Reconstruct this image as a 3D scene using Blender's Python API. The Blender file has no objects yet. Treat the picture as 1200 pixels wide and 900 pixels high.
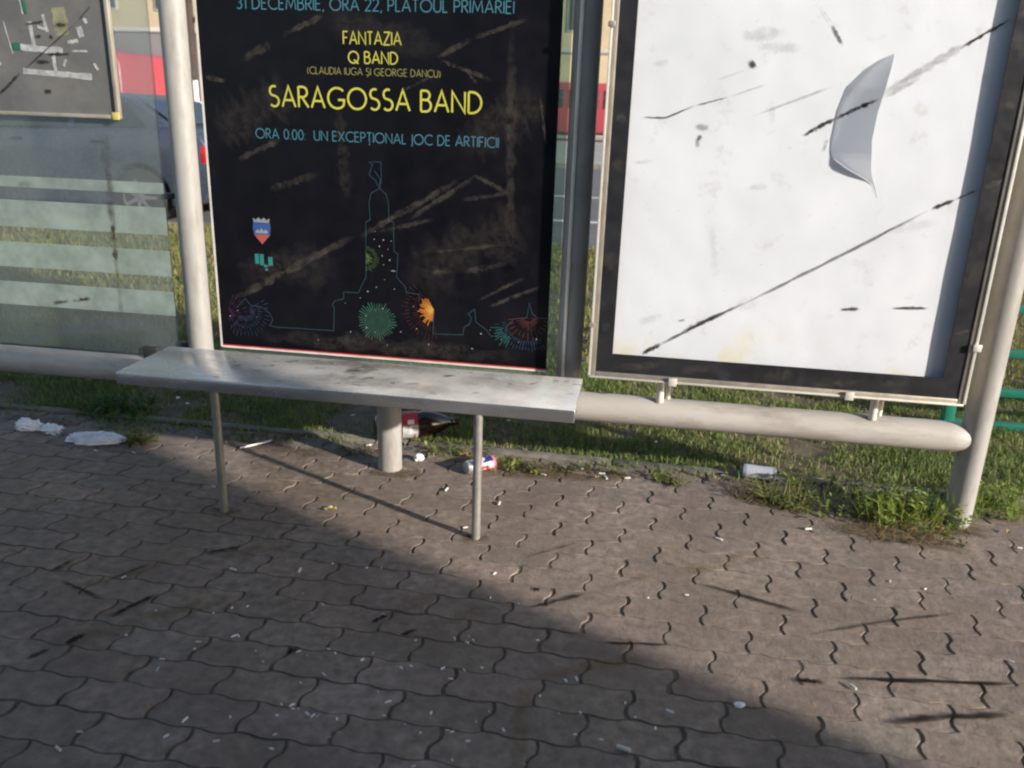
import bpy, bmesh, math, random
import numpy as np
from mathutils import Vector, Matrix, noise
random.seed(7); rng = np.random.default_rng(7)
S = bpy.context.scene; COL = S.collection
# ------------------------------------------------------------------ camera
cam = bpy.data.objects.new('camera', bpy.data.cameras.new('camera')); COL.objects.link(cam); S.camera = cam
right, down, fwd = Vector((.98710718, .1566869, .03268986)), Vector((.07953568, -.30292934, -.94968831)), Vector((-.138901, .94004417, -.31148592))
m3 = Matrix((right, -down, -fwd)).transposed()
cam.matrix_world = Matrix.Translation((.8393, -2.7023, 1.2557)) @ m3.to_4x4()
cam.data.sensor_width = 36; cam.data.lens = 975.6 / 1200 * 36
cam.data.clip_start = .02; cam.data.clip_end = 2000
cam.data.dof.use_dof = True; cam.data.dof.focus_distance = 3.0; cam.data.dof.aperture_fstop = 3.2
# ------------------------------------------------------------------ sky, sun, exposure
EL = math.radians(18); AZ = math.atan2(.898, -.440)
w = bpy.data.worlds.new('World'); S.world = w; w.use_nodes = True
nt = w.node_tree; nt.nodes.clear()
sky = nt.nodes.new('ShaderNodeTexSky'); sky.sky_type = 'NISHITA'; sky.sun_disc = False
sky.sun_elevation = EL; sky.sun_rotation = AZ; sky.air_density = 1.0; sky.dust_density = 1.0
bg = nt.nodes.new('ShaderNodeBackground'); bg.inputs[1].default_value = .098
out = nt.nodes.new('ShaderNodeOutputWorld')
nt.links.new(sky.outputs[0], bg.inputs[0]); nt.links.new(bg.outputs[0], out.inputs[0])
sd = bpy.data.lights.new('sun', 'SUN'); sd.energy = 4.0; sd.angle = math.radians(1.2); sd.color = (1, .905, .79)
sun = bpy.data.objects.new('sun', sd); COL.objects.link(sun)
tosun = Vector((.898 * math.cos(EL), -.440 * math.cos(EL), math.sin(EL)))
sun.rotation_euler = tosun.to_track_quat('Z', 'Y').to_euler()
S.view_settings.view_transform = 'Standard'; S.view_settings.look = 'None'; S.view_settings.gamma = 1
S.view_settings.exposure = 1.0
S.render.engine = 'CYCLES'
S.cycles.filter_width = 2.2

# ------------------------------------------------------------------ materials
def nodes(name):
    m = bpy.data.materials.new(name); m.use_nodes = True
    t = m.node_tree; return m, t, t.nodes['Principled BSDF']
def c4(c): return (c[0], c[1], c[2], 1)
def tex(t, kind='Object'):
    return t.nodes.new('ShaderNodeTexCoord').outputs[kind]
def noise_n(t, vec, sc, det=4, rough=.6):
    n = t.nodes.new('ShaderNodeTexNoise'); n.inputs['Scale'].default_value = sc
    n.inputs['Detail'].default_value = det; n.inputs['Roughness'].default_value = rough
    t.links.new(vec, n.inputs['Vector']); return n.outputs['Fac']
def ramp(t, fac, a, b, ca=(0, 0, 0), cb=(1, 1, 1)):
    r = t.nodes.new('ShaderNodeValToRGB'); r.color_ramp.elements[0].position = a; r.color_ramp.elements[1].position = b
    r.color_ramp.elements[0].color = c4(ca); r.color_ramp.elements[1].color = c4(cb)
    t.links.new(fac, r.inputs[0]); return r.outputs[0]
def mixc(t, fac, a, b, mode='MIX'):
    n = t.nodes.new('ShaderNodeMix'); n.data_type = 'RGBA'; n.blend_type = mode
    for s, v in ((0, fac), (6, a), (7, b)):
        if isinstance(v, (tuple, list)): n.inputs[s].default_value = c4(v)
        elif isinstance(v, (int, float)): n.inputs[s].default_value = v
        else: t.links.new(v, n.inputs[s])
    return n.outputs[2]
def M(name, col, rough=.5, metal=0, var=.25, sc=9, dirt=None, dirt_amt=.5, dsc=5, bump=0, bsc=60, spec=.5, attr=None, alpha=1, trans=0, stretch=None):
    """noise-varied colour, optional dirt patches and fine bump"""
    m, t, p = nodes(name); v = tex(t)
    if stretch:
        mp = t.nodes.new('ShaderNodeMapping'); mp.inputs['Scale'].default_value = stretch
        t.links.new(v, mp.inputs[0]); v = mp.outputs[0]
    n1 = noise_n(t, v, sc, 6)
    lo = tuple(x * (1 - var) for x in col); hi = tuple(min(1, x * (1 + var)) for x in col)
    c = ramp(t, n1, .3, .7, lo, hi)
    if attr:
        a = t.nodes.new('ShaderNodeVertexColor'); a.layer_name = attr
        c = mixc(t, 1.0, c, a.outputs[0], 'MULTIPLY')
    if dirt:
        f = ramp(t, noise_n(t, v, dsc, 8, .7), 1 - dirt_amt - .12, 1 - dirt_amt + .15)
        c = mixc(t, f, c, dirt)
    t.links.new(c, p.inputs['Base Color'])
    r = ramp(t, noise_n(t, v, sc * 2.3, 5), .3, .7, (max(.03, rough - .1),) * 3, (min(1, rough + .12),) * 3)
    t.links.new(r, p.inputs['Roughness'])
    p.inputs['Metallic'].default_value = metal; p.inputs['Specular IOR Level'].default_value = spec
    p.inputs['Alpha'].default_value = alpha; p.inputs['Transmission Weight'].default_value = trans
    if bump:
        b = t.nodes.new('ShaderNodeBump'); b.inputs['Strength'].default_value = bump; b.inputs['Distance'].default_value = .004
        t.links.new(noise_n(t, v, bsc, 8, .7), b.inputs['Height']); t.links.new(b.outputs[0], p.inputs['Normal'])
    return m
def leafmat(name, gain=1):
    m, t, p = nodes(name)
    a = t.nodes.new('ShaderNodeVertexColor'); a.layer_name = 'tint'
    p.inputs['Roughness'].default_value = .6; p.inputs['Specular IOR Level'].default_value = .25
    t.links.new(a.outputs[0], p.inputs['Base Color'])
    tr = t.nodes.new('ShaderNodeBsdfTranslucent'); t.links.new(a.outputs[0], tr.inputs[0])
    mx = t.nodes.new('ShaderNodeMixShader'); mx.inputs[0].default_value = .35
    t.links.new(p.outputs[0], mx.inputs[1]); t.links.new(tr.outputs[0], mx.inputs[2])
    t.links.new(mx.outputs[0], t.nodes['Material Output'].inputs[0]); return m
def glassmat(name, tint, dust, amount, sc=6):
    m, t, p = nodes(name); v = tex(t)
    tr = t.nodes.new('ShaderNodeBsdfTransparent'); tr.inputs[0].default_value = c4(tint)
    gl = t.nodes.new('ShaderNodeBsdfGlossy'); gl.inputs['Roughness'].default_value = .04
    fr = t.nodes.new('ShaderNodeFresnel'); fr.inputs[0].default_value = 1.45
    m1 = t.nodes.new('ShaderNodeMixShader'); t.links.new(fr.outputs[0], m1.inputs[0])
    t.links.new(tr.outputs[0], m1.inputs[1]); t.links.new(gl.outputs[0], m1.inputs[2])
    df = t.nodes.new('ShaderNodeBsdfDiffuse'); df.inputs[0].default_value = c4(dust)
    tl = t.nodes.new('ShaderNodeBsdfTranslucent'); tl.inputs[0].default_value = c4(dust)
    m2 = t.nodes.new('ShaderNodeMixShader'); m2.inputs[0].default_value = .4
    t.links.new(df.outputs[0], m2.inputs[1]); t.links.new(tl.outputs[0], m2.inputs[2])
    f = ramp(t, noise_n(t, v, sc, 8, .65), .25, .8, (amount * .6,) * 3, (min(1, amount * 1.5),) * 3)
    m3_ = t.nodes.new('ShaderNodeMixShader'); t.links.new(f, m3_.inputs[0])
    t.links.new(m1.outputs[0], m3_.inputs[1]); t.links.new(m2.outputs[0], m3_.inputs[2])
    t.links.new(m3_.outputs[0], t.nodes['Material Output'].inputs[0]); return m
def stainmat(name, col, sc, lo, hi, rough=.8, stretch=None, strength=1):
    """worn dirt film: ribbon edge weight times noise"""
    m, t, p = nodes(name); v = tex(t)
    a = t.nodes.new('ShaderNodeVertexColor'); a.layer_name = 'tint'
    n = ramp(t, noise_n(t, v, sc, 6, .7), lo, hi)
    f = mixc(t, 1.0, a.outputs[0], n, 'MULTIPLY')
    f = mixc(t, 1.0, f, (strength,) * 3, 'MULTIPLY')
    p.inputs['Base Color'].default_value = c4(col); p.inputs['Roughness'].default_value = rough; p.inputs['Specular IOR Level'].default_value = .1
    t.links.new(f, p.inputs['Alpha']); return m

# ------------------------------------------------------------------ mesh builder
class MB:
    def __init__(s): s.v = []; s.f = []; s.c = []
    def add(s, vs, fs, col=None):
        b = len(s.v); s.v += [tuple(x) for x in vs]; s.f += [tuple(i + b for i in f) for f in fs]
        if col is not None: s.c += ([col] * len(vs) if not isinstance(col, list) else col)
        return s
    def box(s, x0, x1, y0, y1, z0, z1, col=None):
        return s.add([(x, y, z) for x in (x0, x1) for y in (y0, y1) for z in (z0, z1)],
                     [(0, 1, 3, 2), (4, 6, 7, 5), (0, 4, 5, 1), (2, 3, 7, 6), (0, 2, 6, 4), (1, 5, 7, 3)], col)
    def lathe(s, p0, axis, prof, n=24, cap=True, col=None):
        """prof: list of (distance along axis, radius)"""
        a = Vector(axis).normalized(); u = a.orthogonal().normalized(); w_ = a.cross(u); p0 = Vector(p0)
        vs = []; fs = []
        for d, r in prof:
            for i in range(n):
                th = 2 * math.pi * i / n
                vs.append(p0 + a * d + (u * math.cos(th) + w_ * math.sin(th)) * r)
        for k in range(len(prof) - 1):
            for i in range(n):
                j = (i + 1) % n; fs.append((k * n + i, k * n + j, (k + 1) * n + j, (k + 1) * n + i))
        if cap: fs.append(tuple(reversed(range(n)))); fs.append(tuple((len(prof) - 1) * n + i for i in range(n)))
        return s.add(vs, fs, col)
    def cyl(s, p0, p1, r, n=24, r1=None, col=None):
        p0 = Vector(p0); p1 = Vector(p1); d = p1 - p0
        return s.lathe(p0, d, [(0, r), (d.length, r if r1 is None else r1)], n, True, col)
    def prism(s, pts, y0, y1, col=None):
        """XZ outline extruded along Y"""
        n = len(pts); vs = [(x, y0, z) for x, z in pts] + [(x, y1, z) for x, z in pts]
        fs = [tuple(range(n)), tuple(reversed(range(n, 2 * n)))] + [(i, i + n, (i + 1) % n + n, (i + 1) % n) for i in range(n)]
        return s.add(vs, fs, col)
    def build(s, name, mat, parent=None, bevel=0, seg=2, smooth=True, ang=35, fixn=True):
        me = bpy.data.meshes.new(name); me.from_pydata(s.v, [], s.f)
        if s.c:
            at = me.color_attributes.new('tint', 'FLOAT_COLOR', 'POINT')
            at.data.foreach_set('color', np.array([(c[0], c[1], c[2], 1) for c in s.c], dtype=np.float32).ravel())
        if bevel or fixn:
            bm = bmesh.new(); bm.from_mesh(me)
            if fixn: bmesh.ops.recalc_face_normals(bm, faces=bm.faces)
            if bevel:
                es = [e for e in bm.edges if len(e.link_faces) == 2 and e.calc_face_angle(0) > math.radians(40)]
                bmesh.ops.bevel(bm, geom=es, offset=bevel, segments=seg, affect='EDGES', profile=.5, clamp_overlap=True)
            bm.to_mesh(me); bm.free()
        if smooth:
            me.polygons.foreach_set('use_smooth', [True] * len(me.polygons)); me.set_sharp_from_angle(angle=math.radians(ang))
        me.materials.append(mat); o = bpy.data.objects.new(name, me); COL.objects.link(o)
        if parent: o.parent = parent; o.matrix_parent_inverse = Matrix.Translation(-parent.location) if parent.location.length else Matrix()
        return o
def npmesh(name, v, f, mat, tint=None, smooth=False, parent=None):
    """v Nx3, f Mxk constant k"""
    me = bpy.data.meshes.new(name); k = f.shape[1]
    me.vertices.add(len(v)); me.vertices.foreach_set('co', v.astype(np.float32).ravel())
    me.loops.add(f.size); me.loops.foreach_set('vertex_index', f.astype(np.int32).ravel())
    me.polygons.add(len(f)); me.polygons.foreach_set('loop_start', np.arange(0, f.size, k, dtype=np.int32))
    me.polygons.foreach_set('use_smooth', np.full(len(f), smooth))
    me.update(calc_edges=True)
    if tint is not None:
        at = me.color_attributes.new('tint', 'FLOAT_COLOR', 'POINT')
        at.data.foreach_set('color', np.c_[tint, np.ones(len(tint))].astype(np.float32).ravel())
    me.materials.append(mat); o = bpy.data.objects.new(name, me); COL.objects.link(o)
    if parent: o.parent = parent; o.matrix_parent_inverse = Matrix.Translation(-parent.location)
    return o
def tag(o, label=None, cat=None, group=None, kind=None):
    for k, v in (('label', label), ('category', cat), ('group', group), ('kind', kind)):
        if v: o[k] = v
    return o
def thing(name, loc, label, cat, group=None):
    o = bpy.data.objects.new(name, None); o.empty_display_size = .1; o.location = loc; COL.objects.link(o)
    return tag(o, label, cat, group)

# ------------------------------------------------------------------ material library
m_soil = M('soil', (.105, .085, .052), .95, var=.4, sc=14, bump=.6)
m_bed = M('sand_bed', (.10, .082, .066), .95, var=.55, sc=26, bump=.5)
m_asph = M('asphalt', (.11, .11, .125), .9, var=.2, sc=3, bump=.3)
m_white = M('road_paint', (.62, .62, .6), .8, var=.15, sc=4)
m_far = M('far_paving', (.30, .29, .28), .9, var=.15, sc=.6)
m_kerb = M('kerb_stone', (.18, .165, .145), .95, var=.3, sc=12, dirt=(.06, .06, .035), dirt_amt=.45, bump=.5)
m_paver = M('paver', (.220, .177, .150), .90, var=.38, sc=30, dirt=(.150, .120, .102), dirt_amt=.46, dsc=2.6, bump=.85, bsc=75, attr='tint', spec=.35)
m_post = M('painted_steel', (.31, .305, .297), .42, var=.10, sc=5, dirt=(.19, .17, .15), dirt_amt=.40, dsc=14, stretch=(1, 1, .30))
m_rail = M('painted_rail', (.41, .395, .375), .5, var=.12, sc=6, dirt=(.24, .215, .195), dirt_amt=.42, dsc=14, stretch=(.3, 1, 1))
m_steel = M('brushed_steel', (.62, .63, .65), .24, metal=.9, var=.05, sc=5, dirt=(.50, .48, .46), dirt_amt=.40, dsc=3.2, stretch=(.5, 1.2, 1))
def dusty(m, amt, col):  # paler upward faces: some dust, plus bright sky reflection painted into the colour
    t = m.node_tree; p = t.nodes['Principled BSDF']; g_ = t.nodes.new('ShaderNodeNewGeometry'); sp = t.nodes.new('ShaderNodeSeparateXYZ'); t.links.new(g_.outputs['Normal'], sp.inputs[0])
    f = mixc(t, 1.0, ramp(t, sp.outputs[2], .6, .95), ramp(t, noise_n(t, tex(t), 6, 8, .65), .25, .75, (amt * .7,) * 3, (min(1, amt * 1.25),) * 3), 'MULTIPLY')
    base = p.inputs['Base Color'].links[0].from_socket; t.links.new(mixc(t, f, base, col), p.inputs['Base Color'])
    mm_ = t.nodes.new('ShaderNodeMapRange'); mm_.inputs[3].default_value = p.inputs['Metallic'].default_value; mm_.inputs[4].default_value = .0
    t.links.new(f, mm_.inputs[0]); t.links.new(mm_.outputs[0], p.inputs['Metallic'])
dusty(m_steel, .60, (.88, .865, .84))
m_leg = M('leg_steel', (.36, .35, .33), .4, metal=.6, var=.15, sc=20)
m_alu = M('weathered_aluminium', (.42, .385, .33), .42, metal=.55, var=.2, sc=20, stretch=(1, 1, .4))
m_alub = M('bright_aluminium', (.70, .68, .63), .4, metal=.3, var=.1)
m_black = M('black_border', (.017, .018, .022), .38, var=.3, sc=9, dirt=(.05, .05, .055), dirt_amt=.3, dsc=12)
m_poster = M('poster_ink', (.003, .003, .006), .42, var=.3, sc=6, dirt=(.0075, .0075, .009), dirt_amt=.38, dsc=5, spec=.22)
m_clamp = M('dark_clamp', (.03, .03, .033), .5)
m_glass = glassmat('dusty_glass', (.86, .92, .91), (.55, .62, .66), .13)
m_glass2 = glassmat('green_glass', (.75, .88, .82), (.45, .55, .50), .22)
m_frost = glassmat('frosted_film', (.88, .94, .93), (.52, .62, .585), .52, 9)
m_board = M('notice_backing', (.105, .108, .112), .75, var=.18, sc=7, dirt=(.16, .16, .145), dirt_amt=.4, dsc=6)
m_tape = M('tape_residue', (.40, .42, .43), .6, var=.15, sc=40, dirt=(.17, .175, .18), dirt_amt=.45, dsc=38)
m_green = M('green_paint', (.018, .20, .145), .45, var=.12)
m_leaf = leafmat('leaf')

# ------------------------------------------------------------------ ground, paving, road
g = MB().add([(-400, -400, -.26), (400, -400, -.26), (400, 400, -.26), (-400, 400, -.26)], [(0, 1, 2, 3)]).build('ground', m_soil, fixn=False)
tag(g, kind='structure')
lawn = MB().box(-30, 30, .262, 5.45, -.255, -.004).build('lawn_soil', m_soil); tag(lawn, kind='structure')
bed = MB().box(-30, 30, -2.62, .215, -.25, -.0030).build('paving_bed', m_bed); tag(bed, kind='structure')
LANE = MB().box(-60, 60, -9.5, -2.75, -.25, -.15).build('bus_lane', m_asph); tag(LANE, kind='structure')
road = MB().box(-90, 90, 5.6, 19.4, -.25, -.10).build('road', m_asph); tag(road, kind='structure')
for y in (8.38, 11.77):
    l = MB().box(-90, 90, y - .06, y + .06, -.0995, -.096).build('lane_line', m_white, road)
fp = MB().box(-90, 90, 19.6, 48, -.25, .0).build('far_pavement', m_far); tag(fp, kind='structure')
k = MB()
for i in range(-12, 13): k.box(i * .8 + .004, i * .8 + .796, .217 + .004 * math.sin(i * 5), .262 + .004 * math.sin(i * 5), -.2, .010 + .006 * math.sin(i * 3.1))
tag(k.build('kerb', m_kerb, bevel=.006), kind='structure')
k = MB()
for i in range(-30, 30): k.box(i + .004, i + .996, 5.45, 5.598, -.24, .012 + .004 * math.sin(i * 2.3))
for i in range(-30, 30): k.box(i + .004, i + .996, -2.748, -2.622, -.24, .004)
for i in range(-40, 40): k.box(i + .004, i + .996, 19.402, 19.598, -.24, .006)
tag(k.build('road_kerb', m_kerb, bevel=.012), kind='structure')

# interlocking pavers with wavy sides and S-shaped ends
L, W, SH, OX, OY = .2059, .0995, .4741, 1.4724, -.3322
NU, NV = 18, 8
us = np.r_[0, .012, np.linspace(.07, .93, 14), .988, 1.0]; vs_ = np.array([0, .010, .2, .4, .6, .8, .990, 1.0])
V = []; T = []; F = []
quad = np.array([(j * NU + i, j * NU + i + 1, (j + 1) * NU + i + 1, (j + 1) * NU + i) for j in range(NV - 1) for i in range(NU - 1)])
def wave(x, j):
    a = 4 * np.pi * (x - OX + SH * j * L) / L + .9
    return .0042 * np.tanh(1.6 * np.sin(a)) + .0018 * np.sin(a / 2 + .4) + .0014 * np.sin(9.0 * x + j * 1.7)
nb = 0
for kk in range(-5, 23):
    cmin = int((-4.2 - OX) / L + SH * kk); cmax = int((5.0 - OX) / L + SH * kk)
    for c in range(cmin, cmax):
        jx, jy = rng.normal(0, .0008, 2); gx = .0021 + abs(rng.normal(0, .0009)); gy = .0009 + abs(rng.normal(0, .0006))
        xa = OX + (c - SH * kk) * L + gx; xb = OX + (c + 1 - SH * kk) * L - gx
        U, VV = np.meshgrid(us, vs_)
        sw = .0092 * np.tanh(2.0 * np.sin(2 * np.pi * (VV - .5) * .96)) + .002 * (VV - .5)
        X = xa + (xb - xa) * U + sw + jx
        yt = OY - (kk - .5) * W + wave(X, kk - 1) - gy; yb = OY - (kk + .5) * W + wave(X, kk) + gy
        Y = yb + (yt - yb) * VV + jy
        edge = (U < .001) | (U > .999) | (VV < .001) | (VV > .999)
        tx, ty = rng.normal(0, .0045, 2); z0 = rng.normal(0, .0008)
        Z = z0 + tx * (X - X.mean()) + ty * (Y - Y.mean()) - np.where(edge, .0075, 0) + rng.normal(0, .00012, X.shape)
        if rng.random() < .12:   # chipped corner
            ci = (0 if rng.random() < .5 else NU - 1), (0 if rng.random() < .5 else NV - 1)
            d = np.hypot(np.arange(NU)[None, :] - ci[0], np.arange(NV)[:, None] - ci[1]); Z = Z - np.clip(1.9 - d, 0, 1) * .004
        V.append(np.c_[X.ravel(), Y.ravel(), Z.ravel()])
        t = np.clip(rng.normal(1, .075), .75, 1.2) * np.array([1 + rng.normal(0, .018), 1, 1 + rng.normal(0, .018)])
        T.append(np.tile(t, (NU * NV, 1))); F.append(quad + nb); nb += NU * NV
pav = npmesh('pavement', np.concatenate(V), np.concatenate(F), m_paver, np.concatenate(T), True); tag(pav, kind='structure')
pav.data.set_sharp_from_angle(angle=math.radians(30))
# sand and dust lying in the joints, as a slightly uneven sheet below the paver tops
n1, n2 = 460, 130
gx_, gy_ = np.meshgrid(np.linspace(-4, 4.8, n1), np.linspace(-2.6, .21, n2))
# ------------------------------------------------------------------ ribbons for stains
def ribbon(mb, pts, width, axis, lift, nseg=14, jitter=.38, ends=True, strength=1.0, seed=0):
    """soft-edged dirt film along a polyline; axis 'XZ' puts it on a vertical face y=lift, 'XY' on the ground z=lift"""
    r = random.Random(seed); P = [Vector(p) for p in pts]
    ls = [(P[i + 1] - P[i]).length for i in range(len(P) - 1)]; tot = sum(ls); vs = []; cs = []; fs = []
    for i in range(nseg + 1):
        d = tot * i / nseg; j = 0
        while j < len(ls) - 1 and d > ls[j]: d -= ls[j]; j += 1
        q = P[j].lerp(P[j + 1], min(1, d / max(1e-9, ls[j]))); tn = (P[j + 1] - P[j]).normalized(); nn = Vector((-tn.y, tn.x))
        t = i / nseg; a = min(1, 5 * t, 5 * (1 - t)) if ends else 1
        wd = width * .5 * (.55 + .45 * a) * (1 + r.uniform(-jitter, jitter)); q = q + nn * r.uniform(-.1, .1) * width
        a *= strength * r.uniform(.75, 1)
        for o, al in ((-1, 0), (-.45, a), (.45, a), (1, 0)):
            p = q + nn * wd * o; vs.append((p.x, lift, p.y) if axis == 'XZ' else (p.x, p.y, lift)); cs.append((al,) * 3)
    for i in range(nseg):
        for j in range(3): fs.append((i * 4 + j, i * 4 + j + 1, i * 4 + j + 5, i * 4 + j + 4))
    mb.pieces = getattr(mb, 'pieces', []) + [len(vs)]; mb.add(vs, fs, cs)
def build_each(mb, name, mat, parent):
    """every stain its own part"""
    i = 0; nf = 0
    for n in mb.pieces:
        k = (n // 4 - 1) * 3; q = MB(); q.v = mb.v[i:i + n]; q.c = mb.c[i:i + n]; q.f = [tuple(j - i for j in f) for f in mb.f[nf:nf + k]]
        q.build(name, mat, parent, fixn=False); i += n; nf += k
m_stain_d = stainmat('ground_stain', (.008, .006, .005), 35, .12, .36, strength=1.0)
m_stain_f = stainmat('ground_stain_faint', (.20, .14, .06), 25, .3, .6, strength=.32)
gs = [([(1.277, -.966), (1.352, -.96)], .02, 1), ([(1.369, -.941), (1.6, -.905), (1.819, -.875)], .018, 1), ([(1.44, -1.083), (1.6, -1.03), (1.755, -.993)], .022, .9),
      ([(1.328, -.778), (1.55, -.67), (1.785, -.576)], .013, .55), ([(1.081, -.573), (1.35, -.668)], .016, .8), ([(.62, -.801), (.775, -.692)], .016, .85),
      ([(.812, -.913), (1.002, -.885)], .012, .8), ([(.565, -.55), (.729, -.41)], .01, .6), ([(-.64, -.93), (-.485, -.985)], .014, .75),
      ([(-.417, -1.06), (-.357, -.935)], .02, .9), ([(-.451, -1.181), (-.43, -1.131)], .02, 1), ([(.238, -.947), (.27, -.9)], .02, .9), ([(.324, -.985), (.36, -.95)], .018, .9),
      ([(.081, -1.112), (.1, -1.08)], .02, .8), ([(-.345, -.715), (-.252, -.652)], .02, .8), ([(.622, -.703), (.642, -.703)], .02, 1), ([(-.70, -.9), (-.68, -.82)], .018, .7), ([(-.52, -.9), (-.46, -.80)], .014, .55),
      ([(-.50, -1.25), (-.47, -1.2)], .016, .8)]
mb = MB()
for i, (p, wd, st) in enumerate(gs): ribbon(mb, p, wd, 'XY', .0046, 14, strength=st, seed=i)
build_each(mb, 'dirt_stain', m_stain_d, pav)
mb = MB()
for i, (p, wd) in enumerate([([(.27, -.9), (.36, -.78)], .05), ([(.36, -.95), (.55, -.80)], .05), ([(.662, -1.075), (.95, -.94)], .05), ([(.66, -1.08), (.678, -1.4)], .05),
                             ([(-.3, -.73), (-.1, -.6)], .06), ([(-.5, -1.2), (-.15, -.9)], .07), ([(-.6, -.98), (-.4, -.75)], .05), ([(1.0, -.55), (1.3, -.35)], .07), ([(.775, -.692), (1.036, -.498)], .02)]):
    ribbon(mb, p, wd, 'XY', .0040, 16, strength=1, seed=50 + i)
build_each(mb, 'dirt_smear', m_stain_f, pav)

mb = MB()
for i, (p, wd, st) in enumerate([([(.03, -.06), (.14, -.02)], .09, 1), ([(-.08, -.05), (.06, -.075)], .05, 1), ([(-.47, -.46), (-.36, -.45)], .05, .9), ([(.36, -.46), (.46, -.45)], .05, .9), ([(1.85, -.10), (2.05, -.03)], .10, 1), ([(1.50, -.10), (1.95, -.19)], .12, .9), ([(1.2, .05), (1.5, .0)], .12, .9), ([(.3, .03), (.9, .1)], .08, .8), ([(-.55, .0), (-.1, -.10)], .26, .45), ([(-.45, -.2), (.0, -.3)], .2, .3), ([(-.7, .08), (-.2, .06)], .09, .9), ([(-1.7, .14), (-1.3, .12)], .09, .8)]):
    ribbon(mb, p, wd, 'XY', .0034 + .00004 * i, 16, strength=st, seed=90 + i)
build_each(mb, 'soil_smear', stainmat('loose_soil', (.12, .085, .05), 55, .34, .6, strength=.85), pav)
# ------------------------------------------------------------------ grass
def blades(n, x0, x1, y0, y1, h0, h1, wd, seed, pal, mask=None):
    r = np.random.default_rng(seed)
    X = r.uniform(x0, x1, n); Y = y0 + (y1 - y0) * r.random(n)
    cl = np.array([noise.noise((x * 2.3, y * 2.3, seed)) + .6 * noise.noise((x * 8, y * 8, seed + 5)) for x, y in zip(X, Y)])
    keep = cl + r.normal(0, .22, n) > (-.22 if y0 < 1 else -.5)
    if mask is not None: keep &= mask(X, Y, r)
    X, Y, cl = X[keep], Y[keep], cl[keep]; n = len(X)
    H = r.uniform(h0, h1, n) * (1 + .5 * cl); th = r.uniform(0, 2 * np.pi, n); lean = r.uniform(.15, 1.1, n) * H; fa = r.uniform(0, 2 * np.pi, n)
    wv = wd * r.uniform(.6, 1.4, n)
    B = np.c_[X, Y, np.full(n, -.006)]; du = np.c_[np.cos(fa), np.sin(fa), np.zeros(n)] * wv[:, None]; dl = np.c_[np.cos(th), np.sin(th), np.zeros(n)]
    up = np.array([0, 0, 1.0])
    mid = B + dl * (lean * .35)[:, None] + up * (H * .6)[:, None]; tip = B + dl * lean[:, None] + up * (H * np.clip(1 - .25 * lean / H, .3, 1))[:, None]
    v = np.stack([B - du, B + du, mid - du * .7, mid + du * .7, tip], 1).reshape(-1, 3)
    b = np.arange(n)[:, None] * 5
    f = np.concatenate([b + [0, 1, 3], b + [0, 3, 2], b + [2, 3, 4]])
    pal = np.array(pal); ix = np.clip(((cl * .5 + .45) * len(pal) + r.normal(0, 1.0, n)).astype(int), 0, len(pal) - 1)
    t = pal[ix] * r.uniform(.7, 1.3, (n, 1)); t = np.repeat(t, 5, 0)
    return v, f, t
PAL = [(.32, .25, .13), (.25, .25, .095), (.19, .235, .075), (.145, .205, .06), (.18, .235, .075), (.105, .16, .05)]
PALF = [(.30, .25, .10), (.27, .25, .08), (.22, .23, .07), (.18, .21, .06), (.22, .23, .07)]
parts = [blades(125000, -3.0, 3.8, .255, 1.5, .014, .042, .0020, 3, PAL), blades(60000, -5.5, 5.5, 1.45, 5.5, .03, .075, .004, 4, PALF)]
def edgemask(X, Y, r):   # ragged overgrowth spilling over the kerb, heavier at the right
    lim = .20 - .05 * np.abs(np.sin(X * 3.1)) - .22 * np.exp(-((X - 1.72) / .32) ** 2) - .14 * np.exp(-((X + 1.1) / .16) ** 2) - .06 * np.exp(-((X - .45) / .15) ** 2)
    return Y > lim + r.normal(0, .02, len(X))
parts.append(blades(9000, -2.4, 2.6, -.12, .27, .015, .045, .002, 6, PAL, edgemask))
v = []; f = []; t = []; nb = 0
for a, b, c in parts: v.append(a); f.append(b + nb); t.append(c); nb += len(a)
grass = npmesh('grass', np.concatenate(v), np.concatenate(f), m_leaf, np.concatenate(t)); tag(grass, kind='stuff')

# ------------------------------------------------------------------ bus shelter frame
shelter = thing('bus_shelter', (0, 0, 0), 'grey tubular steel bus shelter frame with glass panes and low rail', 'bus shelter')
R1, RR, ZR = .0432, .050, .302
for x, z0 in ((-2.03, 0), (-.702, ZR + .03), (.632, ZR + .03), (1.9505, -.02)):
    MB().cyl((x, 0, z0), (x, 0, 2.42), R1, 40).build('post', m_post, shelter)
MB().cyl((0, 0, -.02), (0, 0, ZR - .02), R1, 40).build('support_post', m_post, shelter)
prof = [(0, RR)] + [(4.30 + .105 * math.sin(a), RR * math.cos(a)) for a in np.linspace(0, 1.54, 9)]
MB().lathe((-2.44, 0, ZR), (1, 0, 0), prof, 40).build('rail', m_rail, shelter)
MB().box(.612, .622, -R1 - .006, -R1 + .004, ZR + .04, 2.4).build('pale_strip', m_alub, shelter, bevel=.001)  # narrow pale strip down the front of the middle post
MB().box(-2.3, 2.2, -1.05, .12, 2.42, 2.45).build('roof_panel', m_frost, shelter)
MB().box(-2.3, 2.2, -1.07, -1.051, 2.40, 2.47).box(-2.3, 2.2, .121, .14, 2.40, 2.47).build('roof_beam', m_post, shelter)
pane = MB().box(-1.95, -.788, -.004, .004, .362, 2.3).build('glass_pane', m_glass, shelter, bevel=.001)
for z0, z1 in ((.944, .982), (.804, .899), (.658, .749), (.516, .603), (1.06, 1.06001)):
    if z1 - z0 > .01: MB().box(-1.949, -.789, -.0062, -.0045, z0, z1).build('frosted_stripe', m_frost, pane)
MB().box(-.925, -.870, -.018, .018, .350, .395).build('clamp', m_clamp, pane, bevel=.003)
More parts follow.
